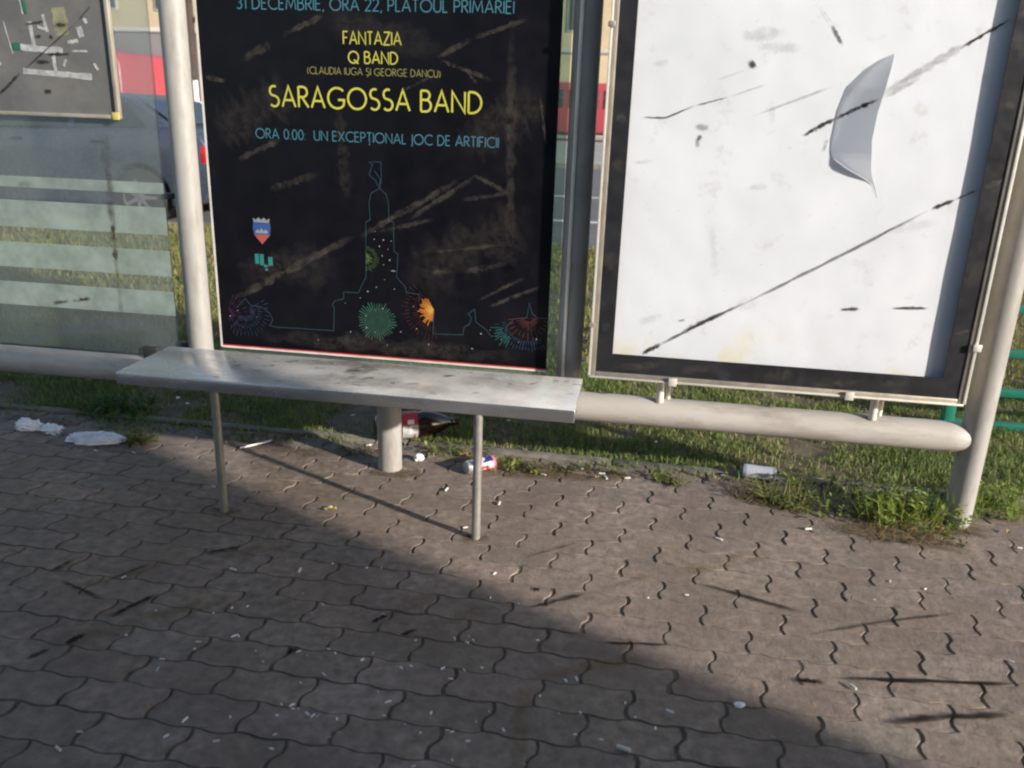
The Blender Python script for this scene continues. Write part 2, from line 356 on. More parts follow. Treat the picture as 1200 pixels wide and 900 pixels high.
for z in (.40, .93): MB().box(-.786, -.755, -.012, .012, z, z + .02).build('clamp', m_clamp, pane, bevel=.002)
mb = MB()
for i, (p, wd, st) in enumerate([([(-.985, 1.15), (-.995, .80)], .035, .45), ([(-.99, 1.0), (-1.0, .42)], .02, .3), ([(-.992, .83), (-.994, .77)], .022, 1), ([(-.995, .75), (-.997, .705)], .02, 1), ([(-1.27, .53), (-1.20, .545)], .018, .8), ([(-1.19, .545), (-1.11, .56)], .014, 1), ([(-1.35, .95), (-1.28, .96)], .02, .3)]):
    ribbon(mb, p, wd, 'XZ', -.0072 - .0001 * i, 14, strength=st, seed=600 + i)
build_each(mb, 'dirt_streak', stainmat('pane_dirt', (.05, .035, .025), 40, .3, .55, strength=.9), pane)
pane2 = MB().box(-.621, .585, -.004, .004, .362, 2.3).build('glass_pane', m_glass2, shelter, bevel=.001)

# ------------------------------------------------------------------ notice board hung on the left pane
nbd = thing('notice_board', (-1.21, -.02, 1.19), 'grey notice board in thin metal frame with torn white tape, hung on glass', 'notice board')
MB().box(-1.50, -.922, -.020, -.012, 1.20, 1.85).build('backing', m_board, nbd)
MB().box(-1.512, -.909, -.030, -.010, 1.187, 1.1998).box(-.9218, -.909, -.030, -.010, 1.2, 1.86).box(-1.512, -1.5002, -.030, -.010, 1.2, 1.86).build('frame', m_alu, nbd, bevel=.002)
MB().box(-.932, -.906, -.034, -.0305, 1.184, 1.208).build('corner_cap', M('yellowed_cap', (.55, .47, .12), .5), nbd, bevel=.002)
mb = MB()
def torn(mb, x0, z0, x1, z1, wd, y, seed):
    r = random.Random(seed); n = 9; a = Vector((x0, z0)); b = Vector((x1, z1)); d = (b - a).normalized(); nn = Vector((-d.y, d.x)); vs = []
    for i in range(n + 1):
        q = a.lerp(b, i / n)
        for s_ in (-1, 1): p = q + nn * s_ * wd * .5 * r.uniform(.7, 1.15); vs.append((p.x, y, p.y))
    mb.add(vs, [(2 * i, 2 * i + 1, 2 * i + 3, 2 * i + 2) for i in range(n)])
def nbp(px, py): return (-1.375 + px * (.453 / 142) + py * .00015, 1.545 - (py - 4) * (.354 / 134) + px * .00004)
for i, (a, b, wd) in enumerate([((36, 86), (114, 92), .019), ((38, 58), (86, 62), .022), ((54, 28), (54, 60), .014), ((70, 20), (72, 40), .012), ((93, 52), (105, 50), .012), ((74, 66), (74, 88), .013),
                                ((108, 34), (110, 46), .022), ((96, 62), (114, 62), .007), ((10, 8), (13, 42), .012), ((24, 28), (28, 66), .005), ((0, 76), (12, 78), .012), ((47, 0), (48, 20), .006), ((119, 76), (122, 84), .010), ((88, 72), (84, 80), .010), ((62, 34), (70, 37), .010), ((116, 24), (118, 30), .012)]):
    torn(mb, *nbp(*a), *nbp(*b), wd, -.0205 - i * .00008, i)
mb.build('torn_tape', m_tape, nbd, fixn=False)
m_gs = M('green_scrap', (.01, .12, .08), .6)
for a, b, wd, sd0 in (((30, 57), (38, 58), .024, 77), ((50, 0), (52, 19), .011, 78), ((0, 57), (4, 58), .014, 79)):
    mb = MB(); torn(mb, *nbp(*a), *nbp(*b), wd, -.0222, sd0); mb.build('green_scrap', m_gs, nbd, fixn=False)
mb = MB(); torn(mb, *nbp(88, 12), *nbp(89, 44), .05, -.0203, 80); mb.build('yellowed_patch', M('yellowed_patch', (.20, .20, .13), .8, var=.3, sc=30), nbd, fixn=False)
mb = MB()
for i, (a, b, wd) in enumerate([((48, 32), (71, 28), .010), ((83, 32), (96, 32), .014), ((58, 46), (65, 45), .012), ((74, 44), (78, 48), .012), ((66, 66), (95, 65), .012), ((53, 75), (70, 75), .013), ((57, 110), (66, 110), .018), ((110, 27), (126, 10), .006), ((34, 88), (110, 27), .005), ((0, 118), (34, 88), .014)]):
    ribbon(mb, [nbp(*a), nbp(*b)], wd, 'XZ', -.0212 - .0001 * i - .0012, 8, strength=.9, seed=200 + i)
build_each(mb, 'dirt_streak', stainmat('board_dirt', (.03, .027, .024), 90, .3, .5), nbd)

# ------------------------------------------------------------------ dark event poster
poster = thing('event_poster', (-.03, -.012, .42), 'black event poster with yellow and blue lettering and firework skyline', 'poster')
YP = -.012
MB().box(-.612, .556, YP, -.0045, .428, 2.15).build('sheet', m_poster, poster)
MB().box(-.619, -.6125, YP - .0012, -.0045, .418, 2.15).build('white_edge', M('paper_edge', (.62, .58, .55), .6), poster)
MB().box(-.612, .560, YP - .0012, -.0045, .4165, .4232).build('white_edge', bpy.data.materials['paper_edge'], poster)
MB().box(-.612, .560, YP - .0008, -.0045, .4234, .4278).build('red_edge', M('red_edge', (.42, .03, .03), .5), poster)
# --- stroke lettering
def arc(cx, cy, rx, ry, a0, a1, n=14): return [(cx + rx * math.cos(math.radians(a0 + (a1 - a0) * i / n)), cy + ry * math.sin(math.radians(a0 + (a1 - a0) * i / n))) for i in range(n + 1)]
def bowl(w_, top, bot): r = (top - bot) / 2; return [(0, top)] + arc(w_ - r, (top + bot) / 2, r, r, 90, -90, 12) + [(0, bot)]
SS = arc(.27, .76, .23, .24, 60, 250, 12)[:-1] + arc(.27, .26, .26, .26, 80, -140, 12)
G = {'A': (.74, [[(0, 0), (.37, 1), (.74, 0)], [(.17, .33), (.57, .33)]]), 'B': (.55, [[(0, 0), (0, 1)], bowl(.47, 1, .56), bowl(.54, .56, 0)]),
     'C': (.80, [arc(.5, .5, .5, .5, 48, 312, 20)]), 'D': (.68, [[(0, 0), (0, 1)], bowl(.68, 1, 0)]), 'E': (.46, [[(.44, 1), (0, 1), (0, 0), (.44, 0)], [(0, .53), (.40, .53)]]),
     'F': (.44, [[(0, 0), (0, 1), (.44, 1)], [(0, .52), (.38, .52)]]), 'G': (.92, [arc(.5, .5, .5, .5, 45, 318, 20), [(.56, .42), (.90, .42), (.87, .17)]]), 'I': (.0, [[(0, 0), (0, 1)]]),
     'J': (.12, [[(.12, 1), (.12, -.06)] + arc(-.02, -.06, .14, .14, 0, -80, 6)]), 'L': (.38, [[(0, 1), (0, 0), (.38, 0)]]), 'M': (.92, [[(0, 0), (.12, 1), (.46, .18), (.80, 1), (.92, 0)]]),
     'N': (.68, [[(0, 0), (0, 1), (.68, 0), (.68, 1)]]), 'O': (1.0, [arc(.5, .5, .5, .5, 0, 360, 30)]), 'P': (.5, [[(0, 0), (0, 1)], bowl(.5, 1, .46)]), 'Q': (1.0, [arc(.5, .5, .5, .5, 0, 360, 30), [(.55, .30), (.98, -.06)]]),
     'R': (.52, [[(0, 0), (0, 1)], bowl(.48, 1, .50), [(.20, .47), (.54, 0)]]), 'S': (.53, [SS]), 'T': (.52, [[(0, 1), (.52, 1)], [(.26, 1), (.26, 0)]]),
     'U': (.62, [[(0, 1), (0, .31)] + arc(.31, .31, .31, .31, 180, 360, 12) + [(.62, 1)]]), 'X': (.66, [[(0, 0), (.64, 1)], [(0, 1), (.64, 0)]]), 'Z': (.60, [[(.02, 1), (.6, 1), (0, 0), (.6, 0)]]),
     '0': (.52, [arc(.26, .5, .26, .5, 0, 360, 26)]), '1': (.2, [[(0, .82), (.18, 1), (.18, 0)]]), '2': (.5, [arc(.25, .74, .24, .26, 165, -35, 12) + [(0, 0), (.5, 0)]]),
     '3': (.48, [arc(.22, .76, .22, .24, 140, -85, 10) + arc(.21, .27, .26, .27, 85, -140, 12)]), ',': (.06, [[(.06, .06), (0, -.16)]]), '.': (.04, [[(0, .0), (.04, .04)]]), ':': (.04, [[(0, 0), (.04, .04)], [(0, .55), (.04, .59)]]),
     '(': (.18, [arc(.4, .42, .4, .62, 130, 230, 8)]), ')': (.18, [arc(-.22, .42, .4, .62, 50, -50, 8)])}
G['Ș'] = (.53, [SS, [(.30, -.10), (.24, -.28)]]); G['Ț'] = (.52, G['T'][1] + [[(.29, -.10), (.23, -.28)]]); G['Ă'] = (.74, G['A'][1] + [arc(.37, 1.25, .15, .12, 200, 340, 6)])
def stroke(mb, pts, wd, y, closed=False):
    """mitred flat ink line on the poster face"""
    P = [Vector(p) for p in pts]
    if (P[0] - P[-1]).length < 1e-6: P = P[:-1]; closed = True
    n = len(P); vs = []
    for i in range(n):
        a = P[i - 1] if (i > 0 or closed) else None; b = P[(i + 1) % n] if (i < n - 1 or closed) else None
        d1 = (P[i] - a).normalized() if a is not None else None; d2 = (b - P[i]).normalized() if b is not None else None
        if d1 is None: d1 = d2
        if d2 is None: d2 = d1
        nn = Vector((-(d1 + d2).y, (d1 + d2).x))
        nn = nn.normalized() if nn.length > 1e-6 else Vector((-d1.y, d1.x))
        kx = 1 / max(.45, nn.dot(Vector((-d1.y, d1.x))))
        for s_ in (-1, 1): q = P[i] + nn * s_ * wd * .5 * kx; vs.append((q.x, y, q.y))
    fs = [(2 * i, 2 * i + 1, 2 * ((i + 1) % n) + 1, 2 * ((i + 1) % n)) for i in range(n if closed else n - 1)]
    mb.add(vs, fs)
def text(s, x0, x1, z, h, wd, mat, name='lettering', gap=.20, space=.42):
    wdt = 0
    for ch in s: wdt += space if ch == ' ' else G[ch][0] + gap
    wdt -= gap; sx = (x1 - x0) / (wdt * h); x = x0; mb = MB(); kq = 0
    for ch in s:
        if ch == ' ': x += space * h * sx; continue
        w_, st = G[ch]
        for q in st:
            stroke(mb, [(x + px * h * sx, z + pz * h) for px, pz in q], wd, YP - .0006 - (kq % 4) * .00012); kq += 1
        x += (w_ + gap) * h * sx
    return mb.build(name, mat, poster, fixn=False, smooth=False)
def ink(name, c): return M(name, c, .5, var=.12, sc=20)
m_yel = ink('yellow_ink', (.50, .48, .07)); m_yel2 = ink('dull_yellow_ink', (.24, .23, .075)); m_cyan = ink('blue_ink', (.045, .165, .235)); m_line = ink('outline_ink', (.022, .058, .082))
text('31 DECEMBRIE, ORA 22, PLATOUL PRIMĂRIEI', -.475, .408, 1.534, .034, .0036, m_cyan)
text('FANTAZIA', -.128, .058, 1.438, .036, .0040, m_yel)
text('Q BAND', -.113, .046, 1.3825, .034, .0040, m_yel)
text('(CLAUDIA IUGA ȘI GEORGE DANCU)', -.250, .183, 1.3475, .0205, .0021, m_yel2)
text('SARAGOSSA BAND', -.383, .315, 1.245, .062, .0066, m_yel)
text('ORA 0.00:  UN EXCEPȚIONAL JOC DE ARTIFICII', -.437, .372, 1.144, .030, .0032, m_cyan)
# --- skyline outline
mb = MB()
for i, p in enumerate([[(-.548, .567), (-.514, .6), (-.496, .578), (-.452, .573), (-.426, .552), (-.416, .53), (-.429, .509), (-.409, .505), (-.193, .507), (-.188, .591), (-.196, .597), (-.185, .614), (-.154, .623), (-.153, .647), (-.1, .648), (-.084, .68), (-.072, .703), (-.068, .889), (-.053, .897), (-.056, .953), (-.048, .984), (-.022, .999), (-.016, 1.03), (-.035, 1.056)],
                       [(-.025, 1.009), (-.032, 1.026), (-.054, 1.042), (-.042, 1.076), (-.053, 1.082), (-.013, 1.085), (-.012, 1.017)],
                       [(-.016, 1.03), (-.017, .999), (.003, .983), (.011, .949), (.011, .897), (.027, .894), (.028, .796), (.041, .789), (.036, .71), (.066, .679), (.069, .66), (.114, .656), (.114, .634)],
                       [(.166, .608), (.163, .522), (.267, .526), (.27, .552), (.289, .565), (.296, .587), (.284, .601), (.306, .618), (.311, .574), (.348, .55), (.363, .529), (.414, .529), (.417, .566), (.441, .594), (.484, .601), (.491, .652), (.502, .616), (.52, .603), (.555, .603)]]):
    stroke(mb, p, .0019, YP - .0006 - i * .00012)
mb.build('skyline_outline', m_line, poster, fixn=False, smooth=False)
def burst(cx, cz, r0, r1, n, a0, a1, wd, mat, seed, rings=1, y=0):
    r = random.Random(seed); mb = MB()
    for i in range(n):
        a = math.radians(a0 + (a1 - a0) * i / max(1, n - 1)); d = Vector((math.cos(a), math.sin(a)))
        for q in range(rings):
            s0 = r0 + (r1 - r0) * (q + .15 * r.random()) / rings; s1 = s0 + (r1 - r0) / rings * r.uniform(.45, .85)
            stroke(mb, [(cx + d.x * s0, cz + d.y * s0), (cx + d.x * s1, cz + d.y * s1)], wd * .66 * r.uniform(.7, 1.3), YP - .0012 - y - .00004 * ((i * 5 + q) % 12))
    return mb.build('firework', mat, poster, fixn=False, smooth=False)
def disc(mb, cx, cz, r, y, n=24, a0=0, a1=360):
    mb.add([(cx, y, cz)] + [(cx + r * math.cos(math.radians(a0 + (a1 - a0) * i / n)), y, cz + r * math.sin(math.radians(a0 + (a1 - a0) * i / n))) for i in range(n + 1)], [(0, i + 1, i + 2) for i in range(n)])
mb = MB(); disc(mb, -.035, .553, .045, YP - .0011); mb.build('firework_glow', ink('dim_green_ink', (0.009, 0.031, 0.021)), poster, fixn=False)
burst(-.035, .553, .040, .075, 40, 0, 351, .0032, ink('green_ink', (0.037, 0.136, 0.093)), 1)
burst(-.035, .553, .008, .046, 30, 0, 348, .0022, ink('deep_green_ink', (0.019, 0.068, 0.050)), 2, y=.0008)
burst(.165, .605, .000, .062, 22, 120, 262, .0050, ink('orange_ink', (0.4125, 0.1350, 0.0188)), 3)
burst(.165, .605, .000, .030, 12, 130, 230, .006, ink('pale_orange_ink', (0.4960, 0.3040, 0.0480)), 4, y=.0008)
burst(.165, .605, .055, .115, 20, 130, 275, .0026, ink('dark_red_ink', (0.0594, 0.0114, 0.0150)), 5, rings=2, y=.0008)
burst(.490, .603, .012, .090, 13, 190, 350, .0030, ink('red_ink', (0.0868, 0.0196, 0.0217)), 6, rings=2)
burst(.490, .603, .080, .125, 20, 196, 300, .0030, ink('violet_blue_ink', (0.0232, 0.0420, 0.1020)), 7, rings=2, y=.0008)
burst(.440, .560, .030, .085, 9, 180, 250, .003, ink('teal_ink', (0.019, 0.124, 0.112)), 8, y=.0016)
burst(-.585, .540, .012, .085, 13, -75, 70, .0030, ink('purple_ink', (0.0446, 0.0121, 0.0479)), 9, rings=3)
burst(-.52, .555, .02, .10, 18, -130, 30, .0028, ink('dull_blue_ink', (0.0217, 0.0392, 0.0735)), 10, rings=3, y=.0008)
burst(-.070, .768, .003, .050, 18, -88, 88, .0024, ink('olive_ink', (0.062, 0.099, 0.025)), 11, rings=2)
mb = MB()
for i, (x, z) in enumerate([(-.036, .859), (-.04, .834), (-.008, .833), (.019, .831), (-.022, .811), (.008, .802), (-.013, .78), (.013, .767), (-.009, .75), (.025, .731), (-.006, .7), (-.035, .672), (-.066, .655), (-.093, .631), (-.014, .599), (-.041, .59), (-.075, .569), (-.073, .527), (-.042, .514), (-.131, .508), (-.147, .609), (.028, .669), (.148, .483), (.144, .573), (.106, .536), (-.475, .537), (-.545, .555), (-.575, .534), (.095, .614), (.049, .521), (.36, .55), (.40, .52), (.33, .535), (.46, .515), (.52, .53), (-.05, .77), (-.25, .47), (.30, .48), (.0, .47)]):
    r = .0014 + .0014 * ((i * 7) % 5) / 4; mb.add([(x - r, YP - .0024, z), (x, YP - .0024, z - r), (x + r, YP - .0024, z), (x, YP - .0024, z + r)], [(0, 1, 2, 3)])
mb.add([(.025 + d, YP - .0025, .731 + e) for d, e in ((-.012, 0), (0, -.0012), (.012, 0), (0, .0012))], [(0, 1, 2, 3)])
mb.build('star_dots', ink('star_ink', (0.341, 0.360, 0.341)), poster, fixn=False, smooth=False)
# --- town crest and the small teal mark under it
def flat(name, pts, mat, y): return MB().add([(x, y, z) for x, z in pts], [tuple(range(len(pts)))]).build(name, mat, poster, fixn=False, smooth=False)
cr = flat('crest', [(-.466, .867), (-.406, .867), (-.405, .850), (-.409, .825), (-.438, .794), (-.465, .825), (-.469, .850)], ink('crest_blue', (.03, .075, .24)), YP - .0006)
flat('crest_crown', [(-.464, .868), (-.409, .868), (-.407, .883), (-.418, .876), (-.427, .885), (-.437, .877), (-.447, .885), (-.456, .876), (-.467, .883)], ink('crest_silver', (.22, .245, .27)), YP - .0008)
flat('crest_base', [(-.465, .827), (-.410, .827), (-.438, .795)], ink('crest_red', (.33, .07, .04)), YP - .0009)
flat('crest_charge', [(-.460, .838), (-.450, .846), (-.446, .838), (-.438, .849), (-.430, .838), (-.424, .846), (-.415, .838), (-.415, .832), (-.460, .832)], bpy.data.materials['crest_silver'], YP - .0010)
mb = MB()
for x0, x1, z0, z1 in ((-.468, -.453, .726, .760), (-.450, -.436, .722, .760), (-.420, -.404, .722, .752), (-.437, -.423, .716, .724), (-.432, -.424, .703, .712)): mb.add([(x0, YP - .0006, z0), (x1, YP - .0006, z0), (x1, YP - .0006, z1), (x0, YP - .0006, z1)], [(0, 1, 2, 3)])
mb.build('teal_mark', ink('teal_mark_ink', (.018, .19, .175)), poster, fixn=False, smooth=False)
mb = MB()
for i, (a, b, wd, st) in enumerate([((-.571, .59), (-.095, .846), .028, .8), ((-.095, .837), (.252, 1.042), .024, .75), ((-.036, .857), (.169, .91), .016, .6), ((-.332, 1.457), (-.188, 1.519), .02, .8), ((-.466, 1.384), (-.361, 1.437), .03, .6), ((.172, 1.404), (.287, 1.462), .018, .7), ((.287, 1.462), (.455, 1.52), .018, .7), ((.18, 1.399), (.351, 1.341), .014, .8), ((.076, .902), (.308, 1.058), .018, .7), ((.294, 1.057), (.407, 1.006), .016, .7), ((.406, 1.50), (.418, .832), .034, .45), ((.498, 1.308), (.524, 1.158), .01, .8), ((-.602, 1.328), (-.529, 1.317), .02, .7), ((-.509, 1.069), (-.349, 1.143), .022, .7), ((.271, .744), (.414, .781), .022, .6), ((.352, .628), (.53, .713), .014, .8), ((.316, .649), (.472, .737), .014, .7), ((.155, .731), (.228, .747), .02, .6), ((.253, .975), (.42, 1.009), .016, .5), ((.303, 1.328), (.261, 1.376), .012, .6), ((-.15, 1.25), (-.13, .95), .05, .3), ((-.58, 1.15), (-.30, 1.30), .16, .3), ((.05, .70), (.50, .92), .18, .28), ((-.55, .70), (-.15, .74), .16, .25), ((.25, 1.15), (.52, 1.30), .15, .28), ((-.2, 1.52), (.2, 1.42), .10, .25), ((-.5, .47), (.5, .46), .07, .35), ((.15, .80), (.4, .84), .012, .5), ((.05, 1.30), (.16, 1.35), .01, .6), ((-.40, .98), (-.22, 1.04), .03, .4), ((-.20, .46), (.0, .52), .05, .35)]):
    ribbon(mb, [a, b], wd, 'XZ', YP - .0030 - .00005 * i, 22, strength=st, seed=100 + i)
build_each(mb, 'dust_smear', stainmat('poster_dust', (.15, .132, .112), 40, .33, .70, strength=.58), poster)

# ------------------------------------------------------------------ right light box
lb = thing('light_box', (1.28, -.03, .44), 'wide advert light box with black border and blank white sheet', 'light box')
X0, X1, Z0, Z1, YF = .707, 1.860, .443, 2.2, -.100
fr = MB().box(X0, X0 + .020, YF, .04, Z0, Z1).box(X1 - .020, X1, YF, .04, Z0, Z1).box(X0 + .0202, X1 - .0202, YF, .04, Z0, Z0 + .017).box(X0 + .0202, X1 - .0202, YF, .04, Z1 - .02, Z1)
fr.build('frame', m_alu, lb, bevel=.003)
MB().box(X0 + .002, X1 - .002, YF - .004, YF - .0003, Z0 - .004, Z0 + .0025).box(X0 - .003, X0 + .004, YF - .004, YF - .0003, Z0 + .003, Z1).box(X1 - .006, X1 + .003, YF - .004, YF - .0003, Z0 + .003, Z1).build('frame_lip', m_alub, lb, bevel=.001)
XA, XB, ZA = .779, 1.786, .522
yb0, yb1 = YF + .004, YF + .007
MB().box(X0 + .0203, XA, yb0, yb1, Z0 + .0172, Z1 - .021).box(XB, X1 - .0203, yb0, yb1, Z0 + .0172, Z1 - .021).box(XA + .0002, XB - .0002, yb0, yb1, Z0 + .0172, ZA).box(XA + .0002, XB - .0002, yb0, yb1, 2.06, Z1 - .021).build('black_border', m_black, lb)
MB().box(X0 + .0203, X1 - .0203, -.05, .038, Z0 + .0173, Z1 - .0203).build('back_panel', m_alu, lb)
# paper with a torn, bulging flap
def paper_h(x, z):
    """outward bulge of the sheet in metres"""
    h = .0022 * noise.noise((x * 3, z * 3, 1)) + .0006 * noise.noise((x * 14, z * 14, 2))
    return h
nx, nz = 240, 300
xs = np.linspace(.765, 1.80, nx); zs = np.linspace(.505, 2.10, nz)
v = np.array([(x, -.073 - paper_h(x, z), z) for z in zs for x in xs])
f = np.array([(j * nx + i, j * nx + i + 1, (j + 1) * nx + i + 1, (j + 1) * nx + i) for j in range(nz - 1) for i in range(nx - 1)])
m, t, p = nodes('white_sheet'); vv = tex(t)
c = ramp(t, noise_n(t, vv, 5, 6), .3, .7, (.585, .625, .69), (.65, .69, .755))
c = mixc(t, ramp(t, noise_n(t, vv, 11, 10, .75), .575, .72), c, (.50, .52, .545))
c = mixc(t, ramp(t, noise_n(t, vv, 38, 4, .8), .665, .78), c, (.42, .42, .42))
# yellow damp staining creeping up from the bottom edge of the sheet
sp = t.nodes.new('ShaderNodeSeparateXYZ'); t.links.new(vv, sp.inputs[0])
mr = t.nodes.new('ShaderNodeMapRange'); mr.inputs[1].default_value = .52; mr.inputs[2].default_value = .66; mr.inputs[3].default_value = 1; mr.inputs[4].default_value = 0; t.links.new(sp.outputs[2], mr.inputs[0])
dm = mixc(t, 1.0, ramp(t, noise_n(t, vv, 7, 6), .54, .74), mr.outputs[0], 'MULTIPLY')
c = mixc(t, dm, c, (.60, .55, .33)); t.links.new(c, p.inputs['Base Color']); p.inputs['Roughness'].default_value = .6
npmesh('sheet', v, f, m, smooth=True, parent=lb)
# torn flap: rooted along its left side, curling out to a free right edge
mf, tf, pf = nodes('flap_paper'); pf.inputs['Base Color'].default_value = (.62, .655, .71, 1); pf.inputs['Roughness'].default_value = .7
trn = tf.nodes.new('ShaderNodeBsdfTranslucent'); trn.inputs[0].default_value = (.55, .58, .62, 1); mxf = tf.nodes.new('ShaderNodeMixShader'); mxf.inputs[0].default_value = .52
tf.links.new(pf.outputs[0], mxf.inputs[1]); tf.links.new(trn.outputs[0], mxf.inputs[2]); tf.links.new(mxf.outputs[0], tf.nodes['Material Output'].inputs[0])
zz = [1.048, 1.085, 1.100, 1.112, 1.125, 1.140, 1.155, 1.172, 1.210, 1.286, 1.350, 1.400, 1.425, 1.441]
xl = [1.498, 1.482, 1.462, 1.437, 1.410, 1.385, 1.362, 1.349, 1.347, 1.352, 1.368, 1.412, 1.446, 1.479]
xl = [q + .014 for q in xl]; xr = [1.513, 1.500, 1.492, 1.485, 1.479, 1.474, 1.470, 1.467, 1.462, 1.466, 1.477, 1.487, 1.492, 1.496]
NS = 24; vf = []; 
zf = np.concatenate([np.linspace(1.048, 1.18, 40), np.linspace(1.185, 1.441, 50)])
for z in zf:
    l_, r_ = np.interp(z, zz, xl), np.interp(z, zz, xr); wdt = r_ - l_
    for i in range(NS + 1):
        q = i / NS; vf.append((l_ + wdt * q, -.0745 - paper_h(l_ + wdt * q, z) - .47 * wdt * q ** 1.25, z))
mb = MB(); ribbon(mb, [(1.362, 1.262), (1.41, 1.292), (1.468, 1.322)], .013, 'XZ', 0, 24, strength=1, seed=777)
for i, (x, _, z) in enumerate(mb.v):
    l_, r_ = np.interp(z, zz, xl), np.interp(z, zz, xr); q = min(1, max(0, (x - l_) / (r_ - l_))); mb.v[i] = (x, -.0750 - paper_h(x, z) - .47 * (r_ - l_) * q ** 1.25, z)
flap_streak = mb
ff = np.array([(j * (NS + 1) + i, j * (NS + 1) + i + 1, (j + 1) * (NS + 1) + i + 1, (j + 1) * (NS + 1) + i) for j in range(len(zf) - 1) for i in range(NS)])
npmesh('torn_flap', np.array(vf), ff, mf, smooth=True, parent=lb)
YS = -.0765
def on_sheet(mb, pts, wd, st, seed, n=18, dy=0):
    b = len(mb.v); ribbon(mb, pts, wd, 'XZ', YS, n, strength=st, seed=seed)
    for i in range(b, len(mb.v)): x, _, z = mb.v[i]; mb.v[i] = (x, -.0742 - paper_h(x, z) - dy, z)
mb = MB()
for i, (p, wd, st) in enumerate([([(1.279, 1.213), (1.33, 1.245), (1.368, 1.268)], .013, 1), ([(1.665, 1.459), (1.784, 1.538)], .010, 1), ([(.872, .522), (.931, .561)], .016, 1), ([(.920, .553), (1.05, .637), (1.18, .713)], .012, .75), ([(1.160, .701), (1.4, .85), (1.675, 1.028)], .010, .62), ([(1.0, .609), (1.10, .668)], .016, .5),
        ([(1.67, 1.024), (1.73, 1.054)], .013, 1), ([(1.73, 1.054), (1.783, 1.085)], .007, .8), ([(.813, 1.251), (.883, 1.251), (.966, 1.288)], .007, .75), ([(.966, 1.288), (1.06, 1.315)], .006, .6), ([(1.318, 1.515), (1.356, 1.459)], .010, .8), ([(.972, 1.230), (1.014, 1.227)], .02, .35), ([(.984, 1.19), (.992, 1.207)], .014, .7),
        ([(1.461, .71), (1.518, .716)], .012, .85), ([(1.608, .725), (1.717, .732)], .012, .85), ([(1.108, 1.400), (1.123, 1.411)], .026, 1), ([(.982, 1.195), (.987, 1.17)], .01, .5), ([(1.345, 1.17), (1.352, 1.21)], .004, .7), ([(.978, .64), (1.0, .646)], .008, .5)]):
    on_sheet(mb, p, wd, st, 300 + i, dy=.00006 * i)
mb.v += flap_streak.v; mb.c += flap_streak.c; k0 = len(mb.v) - len(flap_streak.v); mb.f += [tuple(i + k0 for i in f_) for f_ in flap_streak.f]; mb.pieces += flap_streak.pieces
build_each(mb, 'dirt_streak', stainmat('sheet_dirt', (.035, .032, .029), 70, .24, .46, strength=1.0), lb)
mb = MB()
for i, (p, wd, st) in enumerate([([(1.475, 1.330), (1.56, 1.392), (1.69, 1.474)], .026, 1), ([(1.49, 1.325), (1.58, 1.385)], .012, .9), ([(.85, .62), (.93, .66)], .03, .35), ([(1.55, .95), (1.70, .99)], .03, .3), ([(1.05, .95), (1.08, .80)], .02, .3), ([(1.128, 1.262), (1.353, 1.355)], .008, .8), ([(1.06, 1.315), (1.165, 1.354)], .007, .7), ([(1.277, 1.565), (1.318, 1.515)], .007, .7), ([(1.077, 1.480), (1.20, 1.492)], .04, .5), ([(1.12, 1.455), (1.25, 1.45)], .03, .4), ([(1.147, 1.061), (1.2, 1.068)], .02, .4), ([(.80, 1.12), (.86, 1.128)], .012, .4), ([(1.182, 1.315), (1.195, 1.243)], .012, .35), ([(.84, 1.40), (.88, 1.405)], .02, .4), ([(1.15, .70), (1.22, .72)], .05, .3), ([(1.40, 1.30), (1.47, 1.32)], .02, .5), ([(1.02, 1.36), (1.10, 1.39)], .008, .4)]):
    on_sheet(mb, p, wd, st, 340 + i, dy=.0015 + .00006 * i)
build_each(mb, 'grey_smear', stainmat('sheet_smear', (.22, .21, .205), 40, .25, .7, strength=.6), lb)
mb = MB()
for i, (a, b, wd, st) in enumerate([((1.788, 1.088), (1.839, 1.118), .016, 1), ((1.788, 1.541), (1.839, 1.572), .014, 1), ((.79, .475), (.95, .50), .03, .5), ((1.40, .47), (1.55, .49), .03, .5), ((.735, .80), (.77, .84), .06, .4), ((1.80, .80), (1.835, .9), .05, .4), ((.735, .60), (.765, .62), .03, .4), ((.735, 1.25), (.775, 1.24), .03, .5), ((.74, 1.10), (.77, 1.12), .05, .4), ((1.0, .485), (1.1, .5), .03, .4), ((1.25, .48), (1.35, .5), .04, .4), ((1.80, 1.32), (1.83, 1.31), .02, .6), ((1.6, .485), (1.7, .5), .03, .4), ((1.79, .66), (1.838, .68), .01, .8)]):
    ribbon(mb, [a, b], wd, 'XZ', yb0 - .0008 - .00005 * i, 10, strength=st, seed=380 + i)
build_each(mb, 'dust_smear', stainmat('border_dust', (.17, .155, .135), 40, .3, .7, strength=.6), lb)
for x, z in ((.977, .445), (1.521, .445)): MB().box(x - .014, x + .012, YF - .012, YF - .0045, z - .013, z + .014).build('clip', m_alub, lb, bevel=.002)
MB().box(1.848, 1.872, YF - .012, YF - .0045, .615, .637).build('clip', m_alub, lb, bevel=.002)
for z in (1.502, .616): MB().box(.698, .718, YF - .010, YF - .0045, z - .008, z + .008).build('clip', m_alu, lb, bevel=.002)
for x in (.944, 1.624): MB().cyl((x, -.020, ZR + RR - .006), (x, -.020, Z0 + .004), .013, 20).cyl((x + .028, .01, ZR + RR - .01), (x + .028, .01, Z0 + .004), .009, 16).build('bracket', m_alub, lb)

